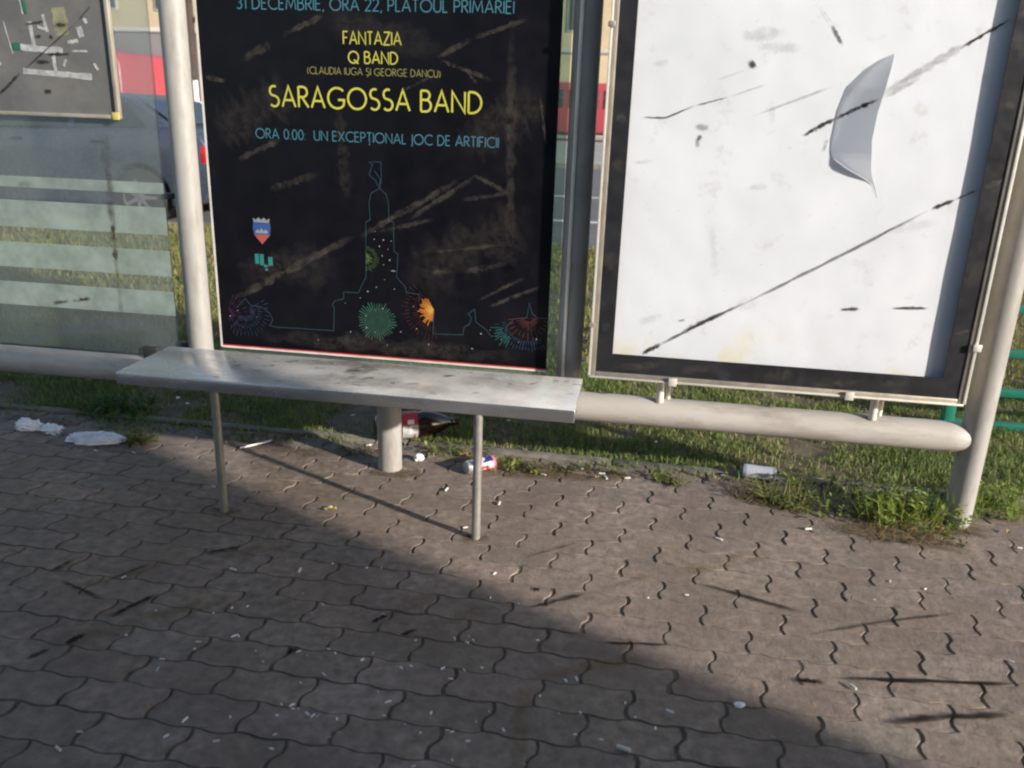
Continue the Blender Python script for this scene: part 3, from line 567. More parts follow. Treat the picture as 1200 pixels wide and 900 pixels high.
# ------------------------------------------------------------------ bench
bench = thing('bench', (0, -.31, 0), 'low bench with long brushed steel seat and two thin legs', 'bench')
MB().box(-.7307, .6929, -.467, -.158, .411, .450).build('seat', m_steel, bench, bevel=.003, seg=3)
for x in (-.4145, .4104): MB().cyl((x, -.452, -.004), (x, -.452, .412), .0135, 24).build('leg', m_leg, bench)
MB().box(-.03, .03, -.30, -.04, .395, .4108).build('seat_bracket', m_leg, bench, bevel=.002)
mb = MB(); r = random.Random(5)
for i in range(46):
    x = r.uniform(-.45, .68); y = r.uniform(-.44, -.19); a = r.uniform(-.5, .9); ln = r.uniform(.01, .05)
    ribbon(mb, [(x, y), (x + ln * math.cos(a), y + ln * math.sin(a))], r.uniform(.006, .022), 'XY', .4506 + .00004 * i, 8, strength=r.uniform(.3, .8), seed=400 + i)
ribbon(mb, [(-.30, -.22), (-.05, -.20), (.25, -.21)], .08, 'XY', .4527, 14, strength=.45, seed=435); ribbon(mb, [(-.2, -.36), (.1, -.37), (.35, -.40)], .10, 'XY', .4529, 14, strength=.35, seed=436); ribbon(mb, [(.30, -.26), (.58, -.30)], .12, 'XY', .4531, 14, strength=.3, seed=437)
ribbon(mb, [(-.06, -.30), (.0, -.25), (.03, -.20)], .07, 'XY', .4520, 10, strength=.6, seed=430)
ribbon(mb, [(.02, -.335), (.055, -.32)], .022, 'XY', .4522, 10, strength=1, seed=431)
build_each(mb, 'grime', stainmat('seat_grime', (.06, .045, .032), 45, .26, .58, strength=.8), bench)

# ------------------------------------------------------------------ green fence at the right
gf = thing('green_fence', (2.23, 1.0, 0), 'green painted metal fence with horizontal bars behind the right post', 'fence')
for x in (2.235, 4.2, 6.2): MB().box(x - .022, x + .022, .98, 1.024, -.02, .98).build('post', m_green, gf, bevel=.003)
for z in (.0, .17, .345, .535, .73, .93): MB().box(2.2572 if True else 0, 6.6, .984, 1.018, z - .017, z + .017).build('bar', m_green, gf, bevel=.004) if z > .1 else MB().box(2.2572, 6.6, .984, 1.018, .0, .034).build('bar', m_green, gf, bevel=.004)

# ------------------------------------------------------------------ litter
def at(o, loc, rz=0):
    o.location = loc; o.rotation_euler.z = rz; return o
def crumple(name, size, mat, seed, loc, rz, label, cat, amp=.35, fq=3.0):
    n, mm = 36, 22; vs = []; fs = []
    for j in range(mm + 1):
        ph = math.pi * j / mm
        for i in range(n):
            th = 2 * math.pi * i / n; d = Vector((math.sin(ph) * math.cos(th), math.sin(ph) * math.sin(th), math.cos(ph)))
            q = 1 + amp * noise.noise(d * fq + Vector((seed, 0, 0))) + amp * .8 * (abs(noise.noise(d * fq * 2.3 + Vector((0, seed, 0)))) - .2) + amp * .35 * noise.noise(d * fq * 6)
            p = d * q; vs.append((p.x * size[0], p.y * size[1], max(-.0, p.z * size[2] + size[2] * .65)))
    for j in range(mm):
        for i in range(n): fs.append((j * n + i, j * n + (i + 1) % n, (j + 1) * n + (i + 1) % n, (j + 1) * n + i))
    o = MB().add(vs, fs).build(name, mat, ang=55); at(o, loc, rz); return tag(o, label, cat)
m_tissue = M('tissue', (.86, .86, .88), .9, var=.06); m_bag = M('plastic_film', (.66, .66, .70), .3, var=.25, sc=20, spec=.6)
crumple('crumpled_tissue', (.050, .03, .024), m_tissue, 3.1, (-1.475, .03, 0), .1, 'white crumpled paper tissue at the paving edge, left of the plastic bag', 'tissue', .52, 2.8)
t2 = crumple('crumpled_tissue', (.045, .026, .017), m_tissue, 9.4, (-1.385, .03, 0), -.3, 'smaller white paper scrap tucked between the tissue and the plastic bag', 'tissue', .6)
crumple('plastic_bag', (.108, .045, .022), m_bag, 5.7, (-1.16, -.02, 0), .12, 'translucent flattened plastic bag lying beside a weed tuft at paving edge', 'plastic bag', .30, 1.5)
crumple('crumpled_cup', (.018, .016, .014), m_tissue, 7.7, (.085, .09, .002), .4, 'small crumpled white wad near the short support post', 'litter', .35)
# cola bottle lying in the grass
bd = Vector((.90, .43, .0)).normalized(); b0 = Vector((-.135, .235, .058))
bot = thing('soda_bottle', b0, 'large dark plastic soda bottle with red label lying in the grass', 'bottle')
m_cola = M('cola_plastic', (.020, .007, .006), .10, var=.2, spec=.8); m_red = M('label_red', (.46, .03, .05), .35, var=.1, sc=30)
m_lab2 = M('label_silver', (.42, .40, .42), .4, var=.35, sc=55)
bp = MB().lathe(b0, bd, [(0, .030), (.006, .046), (.02, .052), (.08, .053), (.09, .050), (.10, .0525), (.17, .0525), (.178, .050), (.19, .053), (.22, .051), (.25, .043), (.28, .030), (.298, .018), (.305, .0145), (.312, .0165), (.316, .0135), (.322, .0135)], 32)
bp.build('bottle_body', m_cola, bot, ang=50)
up = Vector((0, 0, 1)); sv = bd.cross(up)
def label_strip(name, a0, a1, d0, d1, rad, mat):
    vs = []; n = 14
    for i in range(n + 1):
        a = math.radians(a0 + (a1 - a0) * i / n); o_ = sv * math.cos(a) * rad + up * math.sin(a) * rad
        vs += [b0 + bd * d0 + o_, b0 + bd * d1 + o_]
    MB().add(vs, [(2 * i, 2 * i + 1, 2 * i + 3, 2 * i + 2) for i in range(n)]).build(name, mat, bot, ang=80)
label_strip('label', 20, 175, .104, .166, .0537, m_red); label_strip('label', -120, 19, .104, .166, .0537, m_lab2)
label_strip('label_script', -20, 16, .130, .142, .0542, M('label_white', (.75, .73, .74), .4)); label_strip('label_script', 22, 42, .124, .150, .0542, bpy.data.materials['label_white'])
label_strip('label_script', -60, -24, .150, .156, .0542, m_red)
MB().lathe(b0 + bd * .322, bd, [(0, .0155), (.016, .0155), (.018, .013)], 24).build('cap', M('dark_cap', (.03, .01, .012), .4), bot)
# cans
def can(loc, d, label, mats, squash=1.0, seed=1, r=.030, ln=.115):
    d = Vector(d).normalized(); o = thing('drink_can', loc, label, 'can'); b = Vector(loc) + Vector((0, 0, r - .001)) - d * ln / 2
    def sq(mbx):
        for i, q in enumerate(mbx.v):
            q = Vector(q); tt = (q - b).dot(d) / ln; ax = b + d * tt * ln; e = q - ax
            e *= 1 - squash * max(0, math.sin(math.pi * min(1, max(0, tt)))) * (.5 + .5 * math.sin(5 * tt + 9 * e.x / r + seed)) * .5
            mbx.v[i] = tuple(ax + e)
        return mbx
    pr = [(0, .022), (.003, .024), (.010, r * .97)] ; body = [(.010 + (ln - .022) * i / 12, r) for i in range(13)]
    sq(MB().lathe(b, d, body, 30, cap=False)).build('can_body', mats[0], o, ang=60)
    MB().lathe(b, d, [(.0, .020), (.0, .0235), (.003, .0245), (.010, r * .985)], 30, cap=True).build('can_end', mats[1], o)
    MB().lathe(b + d * ln, -d, [(.0035, .019), (.0, .022), (.002, .0245), (.012, r * .985)], 30, cap=True).build('can_end', mats[2], o)
    return o
m_can1, t, p = nodes('printed_can')
n_ = noise_n(t, tex(t), 26, 2, .4); rr = t.nodes.new('ShaderNodeValToRGB'); rr.color_ramp.interpolation = 'CONSTANT'
rr.color_ramp.elements[0].color = (.03, .05, .2, 1); rr.color_ramp.elements[1].position = .47; rr.color_ramp.elements[1].color = (.6, .58, .6, 1)
e = rr.color_ramp.elements.new(.56); e.color = (.5, .04, .06, 1); t.links.new(n_, rr.inputs[0]); t.links.new(rr.outputs[0], p.inputs[0]); p.inputs['Metallic'].default_value = .3; p.inputs['Roughness'].default_value = .35
m_canred = M('can_pink', (.60, .13, .18), .4); m_canalu = M('can_aluminium', (.65, .66, .68), .3, metal=.8); m_canblue = M('can_pale_blue', (.50, .53, .62), .35, metal=.25, var=.12)
can((.325, .045, 0), (.75, .66, 0), 'crushed red, white and blue drink can behind the right bench leg', (m_can1, m_canalu, m_canred), .35, 2, r=.027)
can((1.335, .205, .004), (.99, -.10, 0), 'pale silver blue drink can lying on the paving edge below the light box', (m_canblue, m_canblue, m_canalu), .1, 5, r=.026)
# straw-like white stick
o = MB().cyl((-.60, .035, .006), (-.515, .125, .009), .0035, 10).build('drinking_straw', m_tissue); tag(o, 'thin white straw lying near the paving edge, right of left bench leg', 'straw')
# cigarette butts
m_butt = M('butt_paper', (.62, .60, .56), .9, var=.15, sc=200); m_filt = M('butt_filter', (.42, .27, .13), .9)
proto_b = None
BUTT = [(-.221, -.779, 1.0), (-.037, -.748, 1.1), (-.195, -1.185, .7), (-.24, -1.489, .9), (.887, -1.27, 1.5), (1.447, -.166, 1.2), (1.673, -.024, 1.0), (2.092, -.149, .8), (1.157, -.299, 1.1), (.516, .099, 1.2), (.766, .118, 1.2), (.783, .084, 1.2), (.626, .33, 1.1), (.441, -.206, 1.1), (.244, -.142, 1.2), (-.535, -.294, .7), (-.14, .177, 1.3), (-.959, -.089, .8), (-1.102, -.106, .9), (.365, -.395, .8), (1.745, -.112, 1), (-.147, -1.107, .7), (-.491, -.878, .7), (-.229, -1.438, .6), (.058, -1.409, .7), (1.412, -.964, 1.0), (1.627, -.447, .6), (1.826, -.782, .7), (.70, .14, 1.2), (.86, .10, 1.1), (.56, .06, 1.0)]
def copy_tree(o):
    c = o.copy(); COL.objects.link(c)
    for ch in o.children: d = ch.copy(); COL.objects.link(d); d.parent = c
    return c
for i, (x, y, s_) in enumerate(BUTT):
    if proto_b is None:
        proto_b = thing('cigarette_butt', (0, 0, 0), 'spent pale cigarette butt lying on the paving', 'cigarette butt', 'cigarette butts on the paving')
        MB().lathe((-.012, 0, .004), (1, 0, 0), [(0, .0032), (.003, .0042), (.013, .004)], 12).build('paper', m_butt, proto_b)
        MB().lathe((.0012, 0, .004), (1, 0, 0), [(0, .0041), (.012, .0040), (.0125, .0034)], 12).build('filter', m_butt if True else m_filt, proto_b)
        o = proto_b
    else: o = copy_tree(proto_b)
    o.location = (x, y, .0015); o.rotation_euler.z = random.choice((random.uniform(-.5, .5), random.uniform(0, 3.1))); o.scale = (s_ * .75,) * 3
# tiny pale scraps
FL = [(.368, -.994), (.378, -1.01), (.461, -.968), (.498, -.978), (.508, -.965), (.493, -.975), (.461, -1.084), (.457, -1.088), (.47, -1.072), (.486, -1.12), (.51, -1.083), (.549, -1.066), (.583, -1.084), (.351, -1.1), (.363, -1.104), (.384, -1.093), (.336, -1.196), (.368, -1.224), (.372, -1.268), (.463, -1.303), (.425, -1.285), (.518, -1.285), (.528, -1.288), (.566, -1.309), (.291, -1.284), (.47, -1.24), (.593, -1.21), (.634, -1.262), (.692, -1.35), (.474, -1.397), (.546, -1.366), (.571, -1.247), (.665, -.933), (.624, -.934), (.701, -.851), (.688, -.946), (.594, -.781), (.515, -.769), (.505, -.646), (.496, -.595), (.494, -.95), (.773, -1.062), (.749, -1.073), (.791, -1.176), (.697, -1.138), (.744, -1.186), (.785, -1.245), (.954, -1.193), (.911, -1.166), (.986, -1.132), (.841, -1.249), (.888, -1.123), (.938, -.679), (.155, -.802), (.182, -.682), (.22, -.726), (.142, -.691), (.259, -.904), (.281, -1.064), (.265, -1.094), (.193, -1.082), (.171, -1.07), (.196, -1.163), (.13, -1.102), (.184, -1.283), (.209, -1.295), (.166, -1.276), (.172, -1.286), (.143, -1.278), (.167, -1.367), (.178, -1.407), (.023, -1.127), (.039, -1.147), (.004, -1.111), (-.1, -.94), (-.135, -.955), (-.17, -.987), (-.072, -1.067), (-.062, -1.065), (.142, -1.311), (.155, -1.202), (.163, -1.105), (.3, -1.346), (.282, -1.352), (.148, -1.313), (.223, -1.298), (.234, -1.296), (.277, -1.298), (.295, -1.336), (.105, -1.094), (.039, -.689), (.017, -.853), (.019, -.915), (.087, -.892), (.101, -.898), (1.201, -1.17), (1.259, -1.138), (1.358, -1.15), (1.501, -.56), (1.558, -.557), (1.596, -.557), (1.769, -.525), (1.718, -.469), (-.318, -1.006), (-.33, -1.117), (-.184, -1.221), (-.049, -1.415), (.013, -1.371), (.053, -1.337), (-.036, -1.363), (1.787, -.504), (1.043, -.644), (-.141, -1.134)]
m_fleck = M('litter_scrap', (.78, .78, .76), .8, var=.3, sc=60)
shapes = []
for k_ in range(4):
    r = random.Random(k_); a = .0055 + .0018 * k_
    mb = MB().add([(-a, -.0018, .001), (a * .9, -.0024, .0016), (a, .0016, .004), (0, .0026, .0048), (-a * .95, .002, .003)], [(0, 1, 2, 3, 4)]); shapes.append(mb)
first = []
for i, (x, y) in enumerate(FL):
    k_ = (i * 7) % 4
    if len(first) <= k_ and i < 8 or k_ not in [q for q, _ in first]:
        o = shapes[k_].build('litter_scrap', m_fleck, fixn=False, smooth=False); first.append((k_, o))
    else: o = dict(first)[k_].copy(); COL.objects.link(o)
    at(o, (x, y, .0018), random.uniform(0, 6.28)); s_ = random.uniform(.38, .85); o.scale = (s_,) * 3
    tag(o, 'tiny pale scrap of litter on the paving in front of the bench', 'litter', 'tiny pale litter scraps on the paving')
pile = crumple('paper_wad', (.011, .008, .004), m_tissue, 2.2, (1.142, -1.081, .001), .2, 'torn white paper wad in the shadow edge, lower right of the paving', 'litter', .6)
# dry leaves and pale scraps caught in the grass
m_dry = M('dry_leaf', (.26, .17, .075), .85, var=.35, sc=60); m_yl = M('yellow_leaf', (.42, .40, .12), .8, var=.3, sc=60)
def leaf_mb(a, b, seed):
    r = random.Random(seed); vs = [(0, 0, .006)]
    for i in range(11): th = 2 * math.pi * i / 11; q = 1 + r.uniform(-.2, .2); vs.append((a * math.cos(th) * q, b * math.sin(th) * q, .004 + r.uniform(0, .010)))
    return MB().add(vs, [(0, i + 1, (i + 1) % 11 + 1) for i in range(11)])
o = leaf_mb(.02, .012, 3).build('fallen_leaf', m_yl, fixn=False); at(o, (-.087, -.368, .001), .4); tag(o, 'small yellowish fallen leaf lying alone between the bench legs', 'leaf')
dl = None
for i in range(70):
    x = random.uniform(-1.7, 2.2); y = random.choice((random.uniform(.05, .24), random.uniform(.28, .9)))
    if x > 1.3: y = random.uniform(-.15, .3)
    if dl is None: o = dl = leaf_mb(.014, .008, 5).build('dry_leaf', m_dry, fixn=False)
    else: o = dl.copy(); COL.objects.link(o)
    at(o, (x, y, .004 if y < .25 else .035), random.uniform(0, 6.28)); s_ = random.uniform(.5, 1.3); o.scale = (s_, s_, s_)
    tag(o, 'small dry brown leaf caught along the grass edge of the paving', 'leaf', 'dry leaves along the grass edge')
ws = None
for i in range(22):
    x = random.uniform(-1.6, 1.5); y = random.uniform(.32, 1.0)
    if ws is None: o = ws = leaf_mb(.012, .007, 8).build('paper_scrap', m_tissue, fixn=False)
    else: o = ws.copy(); COL.objects.link(o)
    at(o, (x, y, .034), random.uniform(0, 6.28)); s_ = random.uniform(.4, 1.1); o.scale = (s_, s_, s_)
    tag(o, 'small white paper scrap lying in the grass behind the bench', 'litter', 'white paper scraps in the grass')

# ------------------------------------------------------------------ weeds
def weed(x, y, rx, ry, h, n, ls, pal, label, straw=0, seed=0):
    r = random.Random(seed); mb = MB(); stems = max(5, n // 14)
    for s_ in range(stems):
        a = r.uniform(0, 6.28); q = r.random() ** .6; bx, by = rx * q * math.cos(a), ry * q * math.sin(a)
        hh = h * (1 - .55 * q * q) * r.uniform(.6, 1.1); lx, ly = bx * .35 + r.uniform(-.02, .02), by * .35 + r.uniform(-.02, .02)
        for i in range(14):
            tt = r.random(); p = Vector((bx + lx * tt, by + ly * tt, hh * tt)); d = Vector((r.uniform(-1, 1), r.uniform(-1, 1), r.uniform(-.2, .8))).normalized()
            sd_ = d.cross(Vector((0, 0, 1))); sd_ = sd_.normalized() if sd_.length > .01 else Vector((1, 0, 0))
            l_ = ls * r.uniform(.4, 1.7); c = Vector(r.choice(pal)) * r.uniform(.7, 1.3); w2 = l_ * .24
            mid = p + d * l_ * .5; tip = p + d * l_ - Vector((0, 0, l_ * .2))
            mb.add([p, mid + sd_ * w2, tip, mid - sd_ * w2, mid - Vector((0, 0, l_ * .06))], [(0, 1, 4), (1, 2, 4), (2, 3, 4), (3, 0, 4)], tuple(c))
    for i in range(n // 5):      # thin grass blades among the leaves
        a = r.uniform(0, 6.28); q = r.random() ** .5; p = Vector((rx * 1.1 * q * math.cos(a), ry * 1.1 * q * math.sin(a), 0)); hh = h * r.uniform(.4, 1.15)
        d = Vector((r.uniform(-.6, .6), r.uniform(-.6, .6), 1)) * hh; sd_ = Vector((math.cos(a), math.sin(a), 0)) * .0017; c = Vector(r.choice(pal + [(.30, .27, .11)])) * r.uniform(.7, 1.2)
        mb.add([p - sd_, p + sd_, p + d * .6 + sd_ * .7, p + d], [(0, 1, 2), (0, 2, 3)], tuple(c))
    for i in range(straw):
        a = r.uniform(0, 6.28); q = r.random() ** .5; p = Vector((rx * 1.15 * q * math.cos(a), ry * 1.15 * q * math.sin(a), r.uniform(.002, .015))); a2 = r.uniform(0, 6.28); l_ = r.uniform(.03, .09)
        d = Vector((math.cos(a2), math.sin(a2), r.uniform(-.05, .25))); sd_ = Vector((-d.y, d.x, 0)) * .0016; c = Vector((.30, .23, .11)) * r.uniform(.6, 1.3)
        mb.add([p - sd_, p + sd_, p + d * l_], [(0, 1, 2)], tuple(c))
    o = mb.build('weed_clump', m_leaf, fixn=False, smooth=False); o.location = (x, y, -.002); return tag(o, label, 'weed')
GR = [(.15, .19, .055), (.20, .24, .06), (.11, .14, .04), (.24, .26, .07)]; GB = [(.21, .28, .055), (.27, .33, .07), (.16, .22, .05)]; OL = [(.08, .09, .03), (.12, .115, .04), (.06, .08, .025)]
weed(1.60, .05, .26, .12, .095, 1000, .019, GR, 'broad leafy green weed clump on the paving left of the right post', 60, 1)
weed(1.80, -.03, .15, .09, .135, 760, .021, GB, 'bright green weed clump growing against the foot of the right post', 80, 2)
weed(2.12, .13, .12, .09, .11, 620, .021, GB, 'bright green weed tuft on the right of the right post', 30, 3)
weed(.42, .09, .10, .05, .05, 200, .020, GR, 'small weed tuft at paving edge behind the right bench leg', 40, 4)
weed(.56, .10, .07, .04, .05, 80, .022, OL, 'yellowish dry weed tuft beside the crushed can', 90, 5)
weed(1.02, .12, .07, .035, .04, 130, .018, GR, 'small green weed in the paving below the left part of the light box', 30, 6)
weed(.74, .125, .11, .03, .03, 130, .016, OL, 'low olive weed strip at the paving edge in front of the low rail', 40, 7)
weed(-1.25, .26, .14, .10, .10, 420, .030, [(.05, .115, .022), (.06, .13, .025)], 'large dark green weed tuft behind the plastic bag', 10, 8)
weed(-1.00, .03, .07, .05, .06, 160, .022, OL, 'olive green weed tuft right of the plastic bag', 60, 9)
weed(-.62, .14, .16, .05, .03, 90, .016, OL, 'dry low weed patch at the paving edge near left bench leg', 120, 10)
weed(.22, .17, .12, .045, .05, 200, .018, GR, 'low green weed patch in front of the soda bottle', 50, 11)
weed(-.12, .11, .10, .05, .035, 90, .016, OL, 'sparse dry weed patch left of the short support post', 60, 12)
weed(1.36, .06, .13, .07, .02, 30, .016, OL, 'flattened heap of dry straw below the pale drink can', 240, 13)
weed(1.72, -.14, .16, .05, .03, 60, .016, OL, 'dry weedy debris spread on the paving below the weed clumps', 160, 14)

# ------------------------------------------------------------------ parked car behind the left pane
m_carp = M('car_paint_bluegrey', (.055, .07, .105), .25, metal=.3, var=.06, spec=.8); m_cglass = M('car_glass', (.02, .025, .03), .06, spec=.9); m_tyre = M('tyre', (.018, .018, .018), .85); m_rim = M('wheel_rim', (.35, .35, .36), .4, metal=.7)
m_tail = M('tail_lamp', (.55, .02, .025), .15); m_dark = M('dark_trim', (.015, .015, .017), .5)
def car(x_rear, y_near, z0, paint, label, name='parked_car', mirror=False):
    """saloon, rear end at x_rear, pointing to -X"""
    o = thing(name, (x_rear - 2.1, y_near + .85, z0), label, 'car'); sx = -1
    def P(l): return [(x_rear + sx * a, z0 + b) for a, b in l]
    body = [(.02, .42), (.00, .62), (.05, .90), (.14, 1.02), (.48, 1.06), (2.9, .98), (3.6, .88), (4.1, .74), (4.22, .55), (4.2, .30), (3.95, .22)]
    for cx in (3.45, .88):
        arch = [(cx + .37 * math.cos(math.radians(a)), .30 + .37 * math.sin(math.radians(a))) for a in np.linspace(-12, 192, 13)]
        body += [(a, b) for a, b in arch]
        body += [(cx - .44, .20)]
    body += [(.12, .28)]
    MB().prism(P(body), y_near, y_near + 1.72).build('body', paint, o, bevel=.035, seg=3)
    gh = [(.46, 1.05), (.92, 1.33), (1.25, 1.40), (2.0, 1.42), (2.5, 1.35), (3.05, .985)]
    n = len(gh); vs = [(x_rear + sx * a, y_near + .07 + (b - 1.0) * .30, z0 + b) for a, b in gh] + [(x_rear + sx * a, y_near + 1.65 - (b - 1.0) * .30, z0 + b) for a, b in gh]
    MB().add(vs, [tuple(range(n)), tuple(range(n, 2 * n))] + [(i, i + n, i + n + 1, i + 1) for i in range(n - 1)] + [(n - 1, 2 * n - 1, n, 0)]).build('roof', paint, o, bevel=.03, seg=3)
    for q in ([(.75, 1.06), (1.02, 1.30), (1.62, 1.345), (1.62, 1.04)], [(1.70, 1.04), (1.70, 1.345), (2.0, 1.36), (2.40, 1.30), (2.85, 1.01)]):
        MB().add([(x_rear + sx * a, y_near + .064 + (b - 1.0) * .30, z0 + b) for a, b in q], [(0, 1, 2, 3) if len(q) == 4 else (0, 1, 2, 3, 4)]).build('side_window', m_cglass, o, fixn=False)
    q = [(.50, 1.085), (.90, 1.325)]; vs = []
    for a, b in q: vs += [(x_rear + sx * (a - .015), y_near + .16 + (b - 1) * .3, z0 + b + .012), (x_rear + sx * (a - .015), y_near + 1.56 - (b - 1) * .3, z0 + b + .012)]
    MB().add(vs, [(0, 1, 3, 2)]).build('rear_window', m_cglass, o, fixn=False)
    for cx in (.88, 3.45):
        for yy, s_ in ((y_near + .02, 1), (y_near + 1.70, -1)):
            wh = MB().lathe((x_rear + sx * cx, yy, z0 + .31), (0, s_, 0), [(0, .20), (.0, .27), (.02, .305), (.17, .31), (.19, .28)], 36).build('wheel', m_tyre, o)
            rm = MB().lathe((x_rear + sx * cx, yy - s_ * .004, z0 + .31), (0, s_, 0), [(0, .03), (.012, .06), (.02, .19), (.0, .20), (.03, .205)], 30)
            for a in range(7):
                th = 2 * math.pi * a / 7; d = Vector((math.cos(th), 0, math.sin(th))); c0 = Vector((x_rear + sx * cx, yy - s_ * .006, z0 + .31)); e = Vector((-d.z, 0, d.x)) * .022
                rm.add([c0 + d * .04 - e, c0 + d * .04 + e, c0 + d * .195 + e * .8, c0 + d * .195 - e * .8], [(0, 1, 2, 3)])
            rm.build('rim', m_rim, wh)
    MB().box(x_rear + sx * .12, x_rear - sx * .02, y_near - .006, y_near + .30, z0 + .70, z0 + .89).build('tail_light', m_tail, o, bevel=.02)
    MB().box(x_rear + sx * .12, x_rear - sx * .02, y_near + 1.42, y_near + 1.726, z0 + .70, z0 + .89).build('tail_light', m_tail, o, bevel=.02)
    MB().box(x_rear + sx * .3, x_rear - sx * .05, y_near + .03, y_near + 1.69, z0 + .38, z0 + .58).build('bumper', m_dark, o, bevel=.03)
    for a in (1.30, 2.28): MB().box(x_rear + sx * a - .07, x_rear + sx * a + .07, y_near - .022, y_near - .003, z0 + .88, z0 + .91).build('door_handle', m_dark, o, bevel=.004)
    return o
car(-3.80, 5.95, -.10, m_carp, 'dusty blue grey saloon car parked behind the left glass pane')
# ------------------------------------------------------------------ red vehicles
m_redp = M('red_paint', (.34, .045, .06), .35, var=.08, spec=.6); m_plate = M('number_plate', (.7, .68, .5), .5)
def van(x0, x1, y, z0, h, label, belt, name, cat, wd=2.0, panel=False):
    o = thing(name, ((x0 + x1) / 2, y + wd / 2, z0), label, cat)
    MB().prism([(x0, z0 + .35), (x0 + .05, z0 + belt), (x0 + .55, z0 + h * .93), (x0 + .9, z0 + h), (x1 - .12, z0 + h), (x1, z0 + h * .9), (x1, z0 + .35)], y, y + wd).build('body', m_redp, o, bevel=.06, seg=3)
    for a, b in ((.12, .34),) if panel else ((.12, .34), (.38, .62), (.66, .92)):
        xa = x0 + (x1 - x0) * a + (.35 if a < .2 else 0); xb = x0 + (x1 - x0) * b
        MB().box(xa, xb, y - .012, y - .002, z0 + belt + .03, z0 + h * .88).build('window', m_cglass, o, bevel=.004)
    for x in (x0 + .9, x1 - .9):
        for yy in (y - .02, y + wd - .2): MB().lathe((x, yy, z0 + .36), (0, 1, 0), [(0, .24), (.01, .34), (.2, .36), (.22, .3)], 28).build('wheel', m_tyre, o)
    MB().box(x0 - .03, x1 + .03, y - .03, y + wd + .03, z0 + .30, z0 + .42).build('bumper', m_dark, o, bevel=.02)
    MB().box(x1 - .05, x1 + .02, y + .02, y + .2, z0 + .8, z0 + 1.1).build('tail_light', m_tail, o, bevel=.01)
    return o
van(-13.8, -8.8, 12.2, -.10, 2.17, 'red delivery van on the road beyond the blue grey car', 1.62, 'red_van', 'van', panel=True)
van(-5.2, .6, 38, .0, 2.6, 'red minibus parked on the far side of the road, seen beside dark post', 1.45, 'red_minibus', 'minibus', 2.2)
# roadside marker seen between the left post and the poster
rs = thing('roadside_barrier', (-5.58, 9.0, -.1), 'white roadside barrier post with crossbar between left post and black poster', 'barrier')
MB().box(-5.615, -5.555, 8.97, 9.03, -.1, 1.52).build('post', M('barrier_white', (.75, .74, .70), .5), rs, bevel=.006)
MB().box(-6.1, -5.2, 8.93, 8.968, 1.15, 1.24).build('crossbar', bpy.data.materials['barrier_white'], rs, bevel=.006)
MB().box(-5.60, -5.50, 8.925, 8.966, .95, 1.12).build('yellow_plate', M('barrier_yellow', (.65, .45, .08), .5), rs, bevel=.004)

m_bark = M('bark', (.045, .033, .030), .95, var=.3, sc=6, bump=.5)
def bare_tree(x, y, z0, h, r0, label, seed):
    o = thing('bare_tree', (x, y, z0), label, 'tree'); r = random.Random(seed)
    MB().lathe((x, y, z0 - .1), (.02, 0, 1), [(0, r0 * 1.5), (.25, r0 * 1.1), (h * .35, r0 * .9), (h * .55, r0 * .6), (h * .8, r0 * .25)], 14).build('trunk', m_bark, o)
    mb = MB()
    def limb(p, d, l, rad, dep):
        q = p + d * l; mb.cyl(p, q, rad, 6, rad * .6)
        if dep:
            for _ in range(3): limb(p + d * l * r.uniform(.5, 1), (d + Vector((r.uniform(-.8, .8), r.uniform(-.8, .8), r.uniform(-.2, .6)))).normalized(), l * .62, rad * .55, dep - 1)
    for i in range(9):
        a = i * 2.4; limb(Vector((x + .02 * h * .45, y, z0 + h * (.38 + .045 * i))), Vector((math.cos(a), math.sin(a), .75)).normalized(), h * .22, r0 * .35, 3)
    mb.build('crown', m_bark, o, fixn=False)
bare_tree(-12.0, 20.5, 0, 8.5, .17, 'dark bare tree trunk by the road, seen between left post and black poster', 4)

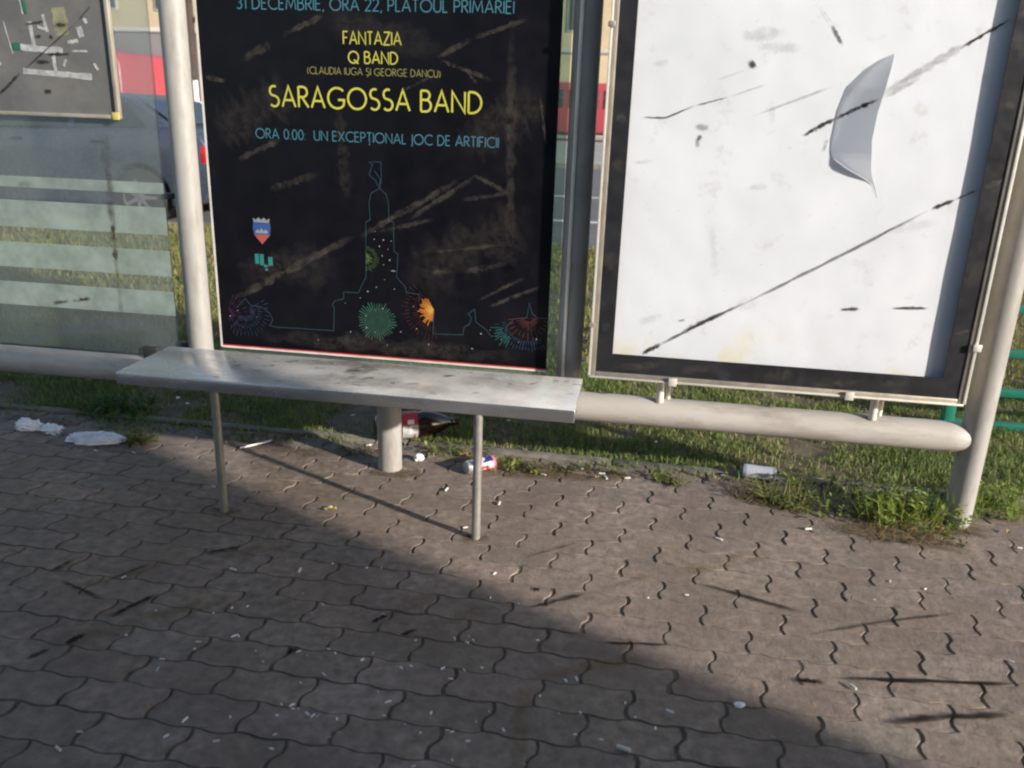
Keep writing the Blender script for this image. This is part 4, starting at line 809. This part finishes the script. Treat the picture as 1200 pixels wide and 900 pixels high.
# ------------------------------------------------------------------ buildings across the road
m_beige = M('beige_plaster', (.50, .40, .27), .9, var=.12, sc=.7, dirt=(.36, .28, .20), dirt_amt=.38, dsc=.5); m_mauve = M('mauve_plaster', (.20, .175, .19), .9, var=.15, sc=.6)
m_wf = M('window_frame', (.5, .48, .45), .6); m_bdark = M('dark_door', (.05, .035, .03), .6); m_roof = M('roof_tile', (.20, .08, .05), .85)
def house(x0, x1, y, h, lower, upper, label, zsplit, step=3.4, arch=False):
    o = thing('building', ((x0 + x1) / 2, y + 5, 0), label, 'building')
    MB().box(x0, x1, y, y + 10, -.05, zsplit).build('ground_floor', lower, o); MB().box(x0, x1, y + .003, y + 10, zsplit + .001, h).build('wall', upper, o)
    MB().box(x0 - .1, x1 + .1, y - .12, y + .0025, zsplit - .1, zsplit + .12).build('string_course', m_wf, o, bevel=.02)
    MB().add([(x0 - .3, y - .5, h + .001), (x1 + .3, y - .5, h + .001), (x1 + .3, y + 10.5, h + .001), (x0 - .3, y + 10.5, h + .001), (x0 + 2, y + 5, h + 3), (x1 - 2, y + 5, h + 3)], [(0, 1, 5, 4), (2, 3, 4, 5), (1, 2, 5), (3, 0, 4), (3, 2, 1, 0)]).build('roof', m_roof, o)
    n = int((x1 - x0) / step)
    for i in range(n):
        xc = x0 + (i + .5) * (x1 - x0) / n
        for zb, zt in ((zsplit + 1.0, zsplit + 2.8),) if h - zsplit < 6 else ((zsplit + 1.0, zsplit + 2.8), (zsplit + 4.2, zsplit + 6.0)):
            w_ = MB().box(xc - .6, xc + .6, y - .06, y + .0, zb, zt).build('window', m_wf, o, bevel=.01); MB().box(xc - .5, xc + .5, y - .075, y - .062, zb + .1, zt - .1).build('pane', m_cglass, w_)
        if i % 2 == 0: MB().box(xc - .7, xc + .7, y - .07, y - .004, -.04, 2.9).build('door', m_bdark, o, bevel=.01)
        else:
            w_ = MB().box(xc - .7, xc + .7, y - .06, y - .004, 1.0, 2.9).build('window', m_wf, o, bevel=.01); MB().box(xc - .6, xc + .6, y - .075, y - .062, 1.1, 2.8).build('pane', m_cglass, w_)
    return o
house(-13.5, 26, 48, 11, m_beige, m_beige, 'long beige plastered building across the road behind the red minibus', 4.6, 3.9)
house(-52, -14.2, 44, 11.5, m_mauve, m_beige, 'building with mauve grey ground floor and beige upper wall, far left', 4.9, 3.4)

# ------------------------------------------------------------------ minibus standing at the kerb (behind the viewpoint, casts the broad shadow)
m_busp = M('bus_paint', (.16, .17, .20), .35, var=.06)
bx1, ZT = 5.0, 2.55
bus = thing('minibus', (bx1 - 3.2, -3.9, -.15), 'dark grey minibus standing at the near kerb facing the shelter', 'minibus')
MB().prism([(bx1 - 6.4, .12), (bx1 - 6.4, 1.0), (bx1 - 5.6, 1.2), (bx1 - 4.9, ZT), (bx1 - .03, ZT), (bx1, ZT - .05), (bx1, .12)], -4.85, -2.90).build('body', m_busp, bus, bevel=.03, seg=3)
for i in range(3): MB().box(bx1 - 4.6 + i * 1.5, bx1 - 4.6 + i * 1.5 + 1.38, -2.899, -2.888, 1.05, 1.78).build('window', m_cglass, bus, bevel=.004)
for x in (bx1 - 1.3, bx1 - 5.2):
    for yy in (-2.93, -4.80): MB().lathe((x, yy, .19), (0, -1 if yy > -4 else 1, 0), [(0, .22), (.01, .32), (.22, .34), (.24, .28)], 32).build('wheel', m_tyre, bus)
MB().box(bx1 + .001, bx1 + .012, -4.7, -3.05, 1.05, 1.85).build('rear_window', m_cglass, bus, bevel=.004)
for y in (-4.8, -3.05): MB().box(bx1 - .02, bx1 + .02, y, y + .12, .6, .95).build('tail_light', m_tail, bus, bevel=.008)
